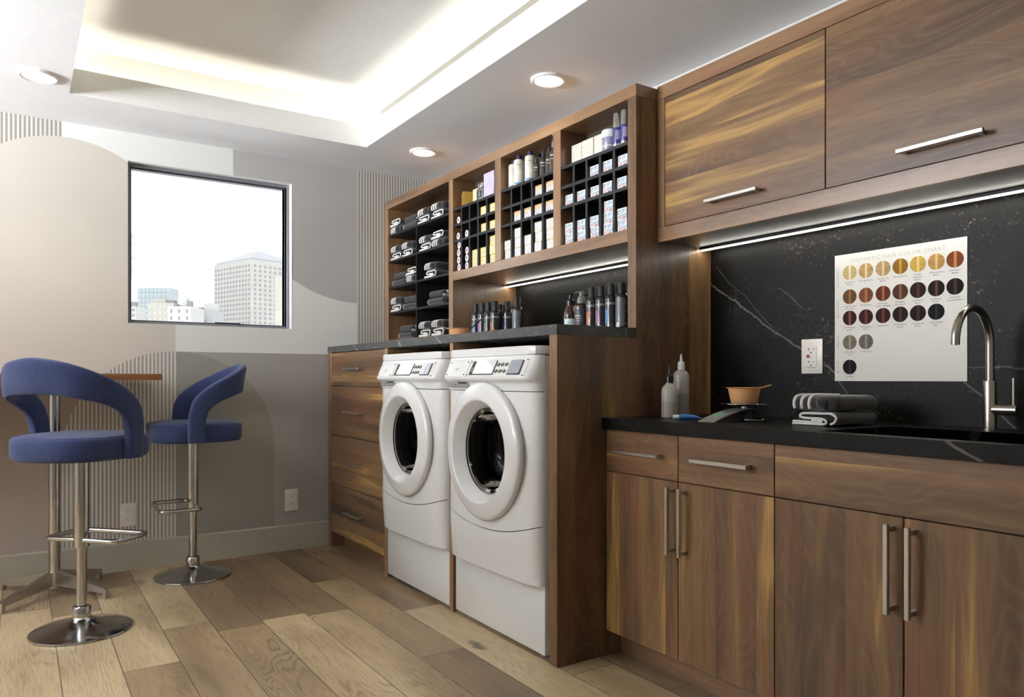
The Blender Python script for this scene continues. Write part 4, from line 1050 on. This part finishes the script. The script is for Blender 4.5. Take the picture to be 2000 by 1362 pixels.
b = MB(M['liquid']); b.lathe([(0, 0), (.028, 0), (.031, .004), (.031, .090)], seg=40); b.use(M['milk']); b.lathe([(.031, .090), (.031, .158), (.029, .170), (.021, .180), (.0145, .183), (.0145, .186), (0, .186)], seg=40)
bd = lpart(b, 'body', t)
b = MB(M['whitem']); b.lathe([(.0140, .184), (.0140, .210), (.0125, .215), (.006, .219), (.0048, .232), (.0028, .247), (0, .248)], seg=28); lpart(b, 'nozzle_cap', t)
t = thing('color_tube', 'blue squeeze tube with a white cap lying beside the scale', 'tube', (2.03, 1.935, .9183))
tb = plain('blue_tube', (48, 110, 176), .3, coat=.3)
d = Vector((.80, -.60, 0)).normalized(); o0 = Vector((2.005, 1.958, .9275)); n = Vector((-d.y, d.x, 0))
b = MB(M['whitem']); b.tube([o0, o0 + d * .020], .0078, 18); part(b, 'cap', t)
b = MB(tb); rr = []
for s_, w, hh in ((.020, .0085, .0088), (.026, .0100, .0100), (.05, .0108, .0098), (.08, .0118, .0078), (.10, .0125, .0035), (.108, .0125, .0012)):
    c = o0 + d * s_; c.z = .9188 + hh
    rr.append([b.bm.verts.new(c + n * w * math.cos(a) + Vector((0, 0, hh * math.sin(a)))) for a in [2 * PI * k / 18 for k in range(18)]])
for p, q in zip(rr, rr[1:]):
    for k in range(18): b._f([p[k], p[(k + 1) % 18], q[(k + 1) % 18], q[k]])
b._f(rr[0]); b._f(rr[-1]); part(b, 'tube_body', t, ang=60)

# ================================================================= PRODUCTS IN THE CUBBIES
M['bx_w'] = plain('box_white', (228, 230, 230), .45); M['bx_c'] = plain('box_cream', (232, 220, 178), .45); M['bx_y'] = plain('box_yellow', (220, 196, 96), .45)
M['bx_o'] = plain('box_orange', (222, 168, 104), .45); M['bx_l'] = plain('box_lavender', (184, 172, 190), .45); M['bx_p'] = plain('box_pink', (216, 176, 182), .45)
M['bx_b'] = plain('box_blue', (106, 164, 206), .45); M['bx_h'] = plain('box_brown', (158, 136, 130), .45); M['bx_r'] = plain('maroon_tube', (96, 40, 38), .45); M['bx_g'] = plain('box_gold_line', (206, 186, 136), .45)
BW, BH, BD = .0560, .0478, .056
def box_proto(kind, cat_label):
    t = thing('product_box', cat_label, 'box', (0, 0, 0))
    base = {'blue': 'bx_w', 'orange': 'bx_w', 'cream': 'bx_c', 'white': 'bx_w'}[kind]
    H = .058 if kind in ('blue', 'orange', 'cream') else BH
    H = BH if kind in ('blue', 'white', 'cream') else .052
    b = MB(M[base]); b.box(0, BD, -BW / 2, BW / 2, 0, H, .0008)
    f = -.0003
    def rect(m, y0, y1, z0, z1, dx=0): b.use(M[m]); b.quad([(f - dx, y0 * BW / 2, z0 * H), (f - dx, y1 * BW / 2, z0 * H), (f - dx, y1 * BW / 2, z1 * H), (f - dx, y0 * BW / 2, z1 * H)])
    def ell(m, y, z, ry, rz, dx=0): b.use(M[m]); b.disc((f - dx, y * BW / 2, z * H), ry * BW / 2, rz * H)
    if kind == 'blue':
        ell('bx_h', .55, .66, .26, .24); ell('bx_w', .50, .62, .15, .17, .0002); ell('bx_p', .45, .24, .40, .14)
        for z in (.82, .72, .60): rect('bx_b', .12, -.72 + (.82 - z), z, z + .06)
        rect('bx_b', .2, -.98, .34, .42, .0002); ell('bx_h', -.45, .16, .34, .13, .0001); ell('bx_p', -.40, .20, .20, .06, .0003)
    elif kind == 'orange':
        rect('bx_o', .98, -.98, .80, .98); rect('bx_o', .9, -.6, .50, .56, .0001); rect('bx_g', .98, -.98, .62, .72); ell('bx_l', .05, .22, .55, .20); ell('bx_w', .05, .30, .28, .10, .0002); rect('bx_p', .8, -.3, .40, .44)
    elif kind == 'cream':
        rect('bx_y', .98, -.98, .86, .98); ell('bx_y', 0, .46, .5, .30); ell('bx_c', 0, .46, .44, .26, .0002); rect('bx_g', .5, -.5, .42, .48, .0003); rect('bx_y', .98, .86, .04, .84)
    else:
        rect('bx_g', .98, -.98, .90, .97)
        for z in (.72, .55, .40, .25): rect('bx_g', .7, -.6, z, z + .03)
        rect('bx_y', .98, -.98, .04, .09)
    lpart(b, 'printed_carton', t); return t, H
def tube_proto():
    t = thing('product_tube', 'x', 'tube', (0, 0, 0))
    b = MB(M['bx_r']); b.lathe([(0, 0), (.0175, 0), (.0205, .003), (.0205, .085), (0, .085)], (0, 0, .0207), 'x', 28); bd = lpart(b, 'tube_body', t)
    b = MB(M['bx_w']); b.disc((-.0004, 0, .0207), .0178, .0202, 28); b.use(M['bx_p']); b.disc((-.0007, .001, .0225), .0085, .012, 20); b.use(M['bx_r']); b.disc((-.0010, .002, .0245), .0035, .007, 14); lpart(b, 'end_label', bd, label='white oval end label')
    return t, .0414
protos = {}
for k in ('blue', 'orange', 'cream', 'white'): protos[k] = box_proto(k, 'x')
protos['tube'] = tube_proto(); index_kids(); used = set()
DES = {'blue': 'blue-printed white carton', 'orange': 'orange-banded white carton', 'cream': 'cream and yellow carton', 'white': 'plain whitish carton', 'tube': 'maroon tube with white end'}
GRP = {'blue': 'blue and white cartons in the right-hand cubbies', 'orange': 'orange-banded cartons in the middle cubbies', 'cream': 'cream cartons in the left-hand cubbies', 'white': 'whitish cartons in the middle cubbies', 'tube': 'maroon tubes in the left-hand cubbies'}
ROWZ = {1: 1.9383, 2: 1.8483, 3: 1.6725}; RN = {1: 'top row', 2: 'second row', 3: 'tall bottom row'}; CN = ['first', 'second', 'third', 'fourth', 'fifth']
SN = {1: [''], 2: ['lower of two, ', 'upper of two, '], 3: ['lowest of three, ', 'middle of three, ', 'topmost of three, '], 4: ['lowest of four, ', 'second up of four, ', 'third up of four, ', 'topmost of four, ']}
rnd = random.Random(3)
def cubby(bay, ya, yb, row, col, kind, n=1):
    src, H = protos[kind]
    yc_ = yb - (col - .5) * (yb - ya) / 5 + .006
    for k in range(n):
        lab = '%s, %s%s cubby, %s, %s bay' % (DES[kind], SN[n][k], CN[col - 1], RN[row], bay)
        loc = (2.060 + rnd.uniform(0, .004), yc_ + rnd.uniform(-.003, .003), ROWZ[row] + k * (H + .0002))
        if kind in used: dup(src, lab, loc, group=GRP[kind])
        else: used.add(kind); src.location = loc; src['label'] = lab; src['group'] = GRP[kind]
B2 = ('left', 3.2535, 3.6995); B3 = ('middle', 2.7505, 3.1965); B4 = ('right', 2.2475, 2.6935)
for r, c, k, n in ((1, 1, 'tube', 1), (1, 4, 'cream', 1), (1, 5, 'cream', 1), (2, 1, 'tube', 1), (2, 2, 'tube', 1), (2, 4, 'cream', 1), (2, 5, 'cream', 1), (3, 1, 'tube', 4), (3, 2, 'tube', 3), (3, 3, 'cream', 2), (3, 4, 'cream', 2), (3, 5, 'cream', 3)): cubby(*B2, r, c, k, n)
for r, c, k, n in ((1, 4, 'orange', 1), (1, 5, 'orange', 1), (2, 2, 'orange', 1), (2, 3, 'orange', 1), (2, 4, 'orange', 1), (2, 5, 'orange', 1), (3, 1, 'white', 2), (3, 2, 'white', 3), (3, 3, 'white', 2), (3, 4, 'white', 3), (3, 5, 'white', 3)): cubby(*B3, r, c, k, n)
for r, c, k, n in ((1, 3, 'blue', 1), (1, 4, 'blue', 1), (1, 5, 'blue', 1), (2, 1, 'blue', 1), (2, 2, 'blue', 1), (2, 3, 'blue', 1), (2, 4, 'blue', 1), (2, 5, 'blue', 1), (3, 1, 'blue', 2), (3, 2, 'blue', 2), (3, 3, 'blue', 2), (3, 4, 'blue', 3), (3, 5, 'blue', 2)): cubby(*B4, r, c, k, n)

# products on top of the cubbies
ZT = 2.0283
M['gold'] = plain('gold_carton', (196, 158, 60), .3, .3, coat=.4); M['goldo'] = plain('gold_carton_orange', (206, 120, 50), .3, .2)
M['lil'] = plain('lilac_carton', (204, 192, 220), .45); M['beige'] = plain('beige_carton', (226, 221, 208), .3, coat=.4)
M['navy'] = plain('navy_plastic', (34, 38, 84), .3, coat=.4); M['nblue'] = plain('royal_blue_gloss', (52, 58, 132), .25, coat=.5); M['silver'] = plain('silver_cap', (206, 204, 202), .2, .9)
M['cream_b'] = plain('cream_bottle', (226, 222, 208), .35, coat=.3); M['clear'] = plain('smoky_bottle', (74, 68, 66), .08, coat=1.0); M['lav'] = plain('lavender_jar', (150, 146, 176), .3, coat=.4)
def tbox(label, x0, x1, y0, y1, h, mat, extra=None, rot=0):
    t = thing('gift_carton', label, 'box', ((x0 + x1) / 2, (y0 + y1) / 2, ZT), rot); w, d = (y1 - y0) / 2, (x1 - x0) / 2
    b = MB(M[mat]); b.box(-d, d, -w, w, 0, h, .001)
    if extra: extra(b, d, w, h)
    lpart(b, 'carton', t); return t
def ex_gold(b, d, w, h):
    b.use(M['goldo']); b.quad([(-d - .0004, w * .9, .002), (-d - .0004, -w * .3, .002), (-d - .0004, w * .1, h * .45), (-d - .0004, w * .9, h * .7)])
tbox('shiny gold carton on top of the left cubbies', 2.065, 2.125, 3.585, 3.655, .080, 'gold', ex_gold, R(-22))
tbox('pale cream carton between the gold carton and the silver bottle', 2.085, 2.135, 3.490, 3.545, .080, 'bx_c')
def ex_lil(b, d, w, h):
    b.use(M['bx_l']); b.quad([(-d - .0004, w * .5, h * .52), (-d - .0004, -w * .5, h * .52), (-d - .0004, -w * .5, h * .545), (-d - .0004, w * .5, h * .545)]); put_text(b, 'pure', .014, lambda u, v: (-d - .0004, -u, h * .62 + v))
tbox('tall lilac carton on top of the left cubbies', 2.062, 2.12, 3.288, 3.392, .128, 'lil', ex_lil)
t = thing('glass_jar_bottle', 'square silvery bottle with a flat metallic cap on the left cubbies', 'bottle', (2.088, 3.442, ZT))
b = MB(plain('silver_lustre_glass', (150, 144, 150), .12, .55)); b.box(-.022, .022, -.036, .036, 0, .066, .006, 3); b.use(M['cap']); b.box(-.0226, -.0215, -.018, .018, .014, .050, .0003); b.use(M['silver']); b.disc((-.0232, 0, .032), .012, .017); lpart(b, 'body', t)
b = MB(M['silver']); b.box(-.018, .018, -.030, .030, .070, .094, .004, 2); b.box(-.010, .010, -.012, .012, .0655, .0705); lpart(b, 'cap', t)
def wb(label, loc, h=.150, r=.0275):
    A0 = math.atan2(-loc[1], -loc[0]); t = thing('shampoo_bottle', label, 'bottle', loc, group='cream bottles with navy caps on the middle cubbies')
    b = MB(M['cream_b']); b.lathe([(0, 0), (r - .002, 0), (r, .003), (r, h * .80), (r - .003, h * .845), (.014, h * .875), (0, h * .875)], seg=36)
    b.use(M['pr_blue']); cyl_patch(b, r + .0002, A0 - 1, A0 + .3, .006, .016); b.use(M['pr_gr']); put_text(b, 'milk', .013, wrap(r + .0003, A0, h * .66)); put_text(b, 'shake conditioner', .0045, wrap(r + .0003, A0, h * .55)); lpart(b, 'body', t)
    b = MB(M['navy']); b.lathe([(.0145, h * .87), (.0145, h * .99), (.013, h), (0, h)], seg=28); lpart(b, 'cap', t)
wb('cream bottle with a navy cap, leftmost on the middle cubbies', (2.095, 3.150, ZT), .146)
wb('cream bottle with a navy cap, second from left on the middle cubbies', (2.085, 3.088, ZT), .155)
wb('cream bottle with a navy cap, third and set back on the middle cubbies', (2.135, 3.105, ZT), .150)
wb('cream bottle with a navy cap, just left of the dark bottles', (2.085, 2.990, ZT), .150)
wb('cream bottle with a navy cap, mostly hidden behind the dark bottles', (2.145, 3.000, ZT), .150)
def db(label, loc, h, r):
    A0 = math.atan2(-loc[1], -loc[0]); t = thing('dark_bottle', label, 'bottle', loc, group='dark glass bottles on the middle cubbies')
    b = MB(M['clear']); b.lathe([(0, 0), (r - .002, 0), (r, .002), (r, h * .58), (r * .8, h * .66), (r * .42, h * .72), (r * .40, h * .78), (0, h * .78)], seg=30)
    b.use(M['wht']); cyl_patch(b, r + .0002, A0 - .9, A0 + .6, h * .50, h * .53); cyl_patch(b, r + .0002, A0 - .7, A0 + .4, h * .40, h * .415); lpart(b, 'body', t)
    b = MB(M['silver'] if h > .15 else M['clear']); b.lathe([(r * .5, h * .77), (r * .5, h * .9), (r * .32, h), (0, h)], seg=24); lpart(b, 'cap', t)
db('small dark glass bottle, leftmost of the dark ones', (2.075, 2.925, ZT), .102, .015)
db('dark glass bottle, second of the dark ones', (2.088, 2.886, ZT), .130, .0185)
db('dark glass bottle, third of the dark ones', (2.092, 2.844, ZT), .138, .0185)
db('tallest dark glass bottle with a silver cap beside the post', (2.080, 2.795, ZT), .156, .0185)
def ex_line(b, d, w, h): b.use(M['bx_g']); b.quad([(-d - .0003, w * .8, h * .86), (-d - .0003, -w * .8, h * .86), (-d - .0003, -w * .8, h * .875), (-d - .0003, w * .8, h * .875)])
tbox('beige carton, leftmost on the right cubbies', 2.088, 2.150, 2.598, 2.668, .094, 'beige')
tbox('beige carton, middle of the three on the right cubbies', 2.085, 2.150, 2.512, 2.592, .094, 'beige')
tbox('beige carton next to the lavender jar', 2.085, 2.150, 2.452, 2.507, .094, 'beige')
t = thing('cosmetic_jar', 'lavender and white jar on the right cubbies', 'jar', (2.090, 2.408, ZT))
b = MB(M['lav']); b.lathe([(0, 0), (.031, 0), (.033, .003), (.033, .058)], seg=40); b.use(M['trimw']); b.lathe([(.0332, .020), (.0332, .024)], seg=40); lpart(b, 'body', t)
b = MB(M['trimw']); b.lathe([(.0345, .058), (.0345, .088), (.031, .092), (0, .092)], seg=40); lpart(b, 'lid', t)
for y, lab in ((2.345, 'blue bottle with a tall silver cap beside the lavender jar'), (2.298, 'blue bottle with a tall silver cap beside the shelf post')):
    t = thing('serum_bottle', lab, 'bottle', (2.078, y, ZT), group='blue and silver bottles on the right cubbies')
    b = MB(M['silver']); b.lathe([(0, 0), (.0185, 0), (.020, .002), (.020, .014)], seg=32); b.use(M['nblue']); b.lathe([(.020, .014), (.0205, .016), (.0205, .082)], seg=32)
    A0 = math.atan2(-y, -2.078); b.use(M['lav']); cyl_patch(b, .0207, A0 - .5, A0 + .5, .030, .070); lpart(b, 'body', t)
    b = MB(M['silver']); b.lathe([(.0195, .0825), (.0195, .140), (.0175, .144), (0, .144)], seg=32); lpart(b, 'cap', t)
# ================================================================= THE CITY OUTSIDE
def bmat(name, col, **k): return plain(name, col, .8, var=.03, nscale=.2, **k)
mt = bmat('tower_concrete', (160, 160, 157)); mw = bmat('tower_opening', (130, 131, 134)); mr = bmat('tower_roof', (152, 154, 160))
u = Vector((-.316, .9487, 0)); v = Vector((.9487, .316, 0)); c0 = Vector((103.8, 410.9, 0))
t = thing('office_tower', 'tall pale tower with a grid of small windows and a hipped roof outside the window', 'building', (103.8, 410.9, -40))
LU, LV, ZT2 = 37.0, 30.0, 65.2
def P3(a, b_, z): return c0 + u * a + v * b_ + Vector((0, 0, z))
b = MB(mt); A = [P3(0, 0, -40), P3(LU, 0, -40), P3(LU, LV, -40), P3(0, LV, -40)]; B_ = [p + Vector((0, 0, ZT2 + 40)) for p in A]
va = [b.bm.verts.new(p) for p in A]; vb = [b.bm.verts.new(p) for p in B_]
b._f(va); b._f(vb)
for i in range(4): b._f([va[i], va[(i + 1) % 4], vb[(i + 1) % 4], vb[i]])
part(b, 'tower_walls', t)
b = MB(mr); e = [P3(1, 1, ZT2), P3(LU - 1, 1, ZT2), P3(LU - 1, LV - 1, ZT2), P3(1, LV - 1, ZT2)]; e2 = [p + Vector((0, 0, 1.0)) for p in e]; rg = [P3(LU * .42, LV / 2, ZT2 + 8), P3(LU * .58, LV / 2, ZT2 + 8)]
E1 = [b.bm.verts.new(p) for p in e]; E2 = [b.bm.verts.new(p) for p in e2]; RG = [b.bm.verts.new(p) for p in rg]
for i in range(4): b._f([E1[i], E1[(i + 1) % 4], E2[(i + 1) % 4], E2[i]])
b._f([E2[0], E2[1], RG[1], RG[0]]); b._f([E2[2], E2[3], RG[0], RG[1]]); b._f([E2[1], E2[2], RG[1]]); b._f([E2[3], E2[0], RG[0]]); b._f(E1)
part(b, 'hipped_roof', t)
wins = []
for r in range(24):
    z = ZT2 - 3.4 - r * 2.55
    for k in range(12): wins.append((0, 2.0 + k * 3.0, z))
    for k in range(9): wins.append((1, 2.4 + k * 3.1, z))
def win(b, w):
    s, a, z = w; d = .25; h = .55
    if s == 0: q = [P3(a - h, -d, z - h), P3(a + h, -d, z - h), P3(a + h, -d, z + h), P3(a - h, -d, z + h)]
    else: q = [P3(-d, a - h, z - h), P3(-d, a + h, z - h), P3(-d, a + h, z + h), P3(-d, a - h, z + h)]
    n = (v if s == 0 else u) * .2
    f0 = [b.bm.verts.new(p) for p in q]; f1 = [b.bm.verts.new(p + n) for p in q]; b._f(f0); b._f(f1)
    for i in range(4): b._f([f0[i], f0[(i + 1) % 4], f1[(i + 1) % 4], f1[i]])
for w in wins[:100]:
    b = MB(mw); win(b, w); part(b, 'window', t)
b = MB(mw)
for w in wins[100:]: win(b, w)
o = part(b, 'window', t); o['kind'] = 'stuff'

def block(name, lab, p0, p1, ztop, depth, mat, extras=None, rows=0, cols=0, wm=None, wh=.8):
    p0 = Vector((p0[0], p0[1], 0)); p1 = Vector((p1[0], p1[1], 0)); a = (p1 - p0); L = a.length; a.normalize(); n = Vector((-a.y, a.x, 0))
    if n.y < 0: n = -n
    t = thing(name, lab, 'building', (p0.x, p0.y, -40))
    def Q(s, d, z): return p0 + a * s + n * d + Vector((0, 0, z))
    def bx(b, s0, s1, d0, d1, z0, z1):
        lo = [b.bm.verts.new(Q(s, d, z0)) for s, d in ((s0, d0), (s1, d0), (s1, d1), (s0, d1))]; hi = [b.bm.verts.new(Q(s, d, z1)) for s, d in ((s0, d0), (s1, d0), (s1, d1), (s0, d1))]
        b._f(lo); b._f(hi)
        for i in range(4): b._f([lo[i], lo[(i + 1) % 4], hi[(i + 1) % 4], hi[i]])
    b = MB(mat); bx(b, 0, L, 0, depth, -40, ztop); part(b, 'walls', t)
    for (s0, s1, d0, d1, z0, z1, nm, m) in (extras or []):
        b = MB(m); bx(b, s0 * L, s1 * L, d0, d1, ztop + z0, ztop + z1); part(b, nm, t)
    for r in range(rows):
        for k in range(cols):
            b = MB(wm); s = L * (k + .5) / cols; z = ztop - 2.2 - r * 3.2; bx(b, s - wh, s + wh, -.15, .05, z - .7, z + .7); part(b, 'window', t)
    return t
mg = bmat('hazy_glass_facade', (150, 160, 163)); mgl = bmat('facade_mullions', (140, 152, 156)); mc = bmat('cream_facade', (164, 162, 155)); mwh = bmat('white_facade', (172, 172, 170)); mgr = bmat('grey_facade', (155, 156, 159)); md = bmat('rooftop_plant', (124, 124, 127))
t = block('glass_tower', 'hazy blue-grey glass office block at the lower left of the window view', (68.6, 578.1), (87.4, 565.6), 64.3, 14, mg)
b = MB(mgl); p0 = Vector((68.6, 578.1, 0)); a = (Vector((87.4, 565.6, 0)) - p0); L = a.length; a.normalize(); n = Vector((a.y, -a.x, 0))
for k in range(1, 8):
    q = p0 + a * (L * k / 8) + n * .1; b.tube([q + Vector((0, 0, 10)), q + Vector((0, 0, 64))], .22, 4)
for k in range(12):
    z = 61 - k * 3.6; b.tube([p0 + n * .1 + Vector((0, 0, z)), p0 + a * L + n * .1 + Vector((0, 0, z))], .18, 4)
part(b, 'mullions', t)
block('cream_building', 'cream building with rooftop plant in front of the glass block', (54.7, 419.4), (65.5, 412.3), 39.5, 14, mc, [(.1, .6, 3, 9, 0, 2.4, 'rooftop_house', mc), (.66, .95, 2, 6, 0, 1.6, 'rooftop_plant', md)], 4, 5, mwh, .6)
block('white_building', 'bright white building in the centre of the lower skyline', (56.3, 370.4), (65.3, 364.4), 33.9, 14, mwh, [(.55, .75, 2, 5, 0, 4.0, 'rooftop_house', mwh), (.80, .95, 1, 4, 0, 2.6, 'rooftop_plant', md), (.25, .38, 1, 3, 0, 1.2, 'rooftop_plant', md)], 4, 3, md, .35)
block('grey_building', 'plain light grey block left of the tall tower', (69.6, 385.6), (77.8, 380.1), 34.2, 14, mgr, [(.02, .4, 2, 6, 0, 1.4, 'rooftop_plant', md), (.45, .95, 3, 9, 0, 3.4, 'rooftop_house', mwh)])
block('low_building', 'small dark-topped building at the left window edge', (53.5, 504.2), (58.6, 500.8), 44.5, 12, mwh, [(.3, .9, 1, 4, 0, 3.0, 'rooftop_plant', md)], 3, 2, md, .8)
block('apartment_block', 'plain cream apartment block at the right window edge', (85.8, 302.9), (92.5, 298.5), 42.1, 14, mc)

# ================================================================= WORLD AND LIGHTS
w = bpy.data.worlds.new('World'); bpy.context.scene.world = w; w.use_nodes = True; nt = w.node_tree
bg = nt.nodes['Background']; tc = nt.nodes.new('ShaderNodeTexCoord'); nz = nt.nodes.new('ShaderNodeTexNoise'); nz.inputs['Scale'].default_value = 7.0; nz.inputs['Detail'].default_value = 4
mp = nt.nodes.new('ShaderNodeMapping'); mp.inputs['Scale'].default_value = (1, 1, 2.6); nt.links.new(tc.outputs['Generated'], mp.inputs[0]); nt.links.new(mp.outputs[0], nz.inputs['Vector'])
rp = nt.nodes.new('ShaderNodeValToRGB'); rp.color_ramp.elements[0].position = .36; rp.color_ramp.elements[0].color = (.33, .352, .385, 1); rp.color_ramp.elements[1].position = .52; rp.color_ramp.elements[1].color = (1, 1, 1, 1)
nt.links.new(nz.outputs[0], rp.inputs[0]); nt.links.new(rp.outputs[0], bg.inputs[0]); bg.inputs[1].default_value = SKY

def light(kind, name, loc, energy, rot=(0, 0, 0), col=(255, 255, 255), **kw):
    l = bpy.data.lights.new(name, kind); l.energy = energy; c = lin(col); l.color = c[:3]
    for k, v_ in kw.items(): setattr(l, k, v_)
    o = bpy.data.objects.new(name, l); C.objects.link(o); o.location = loc; o.rotation_euler = rot; return o
light('SUN', 'sun', (0, -50, 100), 1.6, (R(52), 0, R(-25)), (255, 250, 240), angle=.02)
light('AREA', 'sky_portal', ((ox0 + ox1) / 2, YF + .15, (oz0 + oz1) / 2), 1, (R(-90), 0, 0), shape='RECTANGLE', size=ox1 - ox0, size_y=oz1 - oz0).data.cycles.is_portal = True
# added fill lamp outside the unseen left window, tilted up to brighten the ceiling
light('AREA', 'left_fill_lamp', (XL - .14, 3.25, 1.82), LFILL, (0, R(-90 - 42), 0), (242, 247, 255), shape='RECTANGLE', size=.95, size_y=1.6, spread=R(112))
for y, n, a in ((ty1 + .085, 'f', 45), (ty0 - .085, 'n', -45)): light('AREA', 'cove_strip_' + n, ((tx0 + tx1) / 2, y, 2.50), COVE, (PI + R(a), 0, 0), (255, 246, 228), shape='RECTANGLE', size=tx1 - tx0 + .2, size_y=.03)
for x, n, a in ((tx0 - .085, 'l', 45), (tx1 + .085, 'r', -45)): light('AREA', 'cove_strip_' + n, (x, (ty0 + ty1) / 2, 2.50), COVE * 2.2, (PI, R(a), 0), (255, 246, 228), shape='RECTANGLE', size=.03, size_y=ty1 - ty0 + .2)
for i, (x, y) in enumerate(((.071, 3.985), (2.035, 4.048), (2.021, 2.755), (2.0, 1.35), (.0, 2.75), (.0, 1.3), (-1.0, 2.75), (-1.0, 1.3))):  # first three sit at the fittings; the others are added unseen spots
    if i in (3, 5, 6, 7): continue
    light('SPOT', 'downlight_lamp', (x, y, 2.41), DOWN * (1.6 if i == 0 else 1 if i < 3 else .6), (0, 0, 0), (255, 249, 240), spot_size=R(125), spot_blend=.9, shadow_soft_size=.05)

# ================================================================= CAMERA
cam = bpy.data.cameras.new('camera'); co = bpy.data.objects.new('camera', cam); C.objects.link(co)
co.location = (0, 0, 1.07); co.rotation_euler = (R(90), 0, -math.atan2(962.0, 1454.8))
cam.sensor_width = 36; cam.lens = 36 * 1454.8 / 2000; cam.shift_y = 58 / 2000; cam.clip_start = .05; cam.clip_end = 3000
sc = bpy.context.scene; sc.camera = co
vs = sc.view_settings; vs.view_transform = 'Standard'; vs.look = 'None'; vs.exposure = EXPO; vs.gamma = 1; vs.use_curve_mapping = False
sc.cycles.max_bounces = 7; sc.cycles.transparent_max_bounces = 12
bpy.context.view_layer.update()
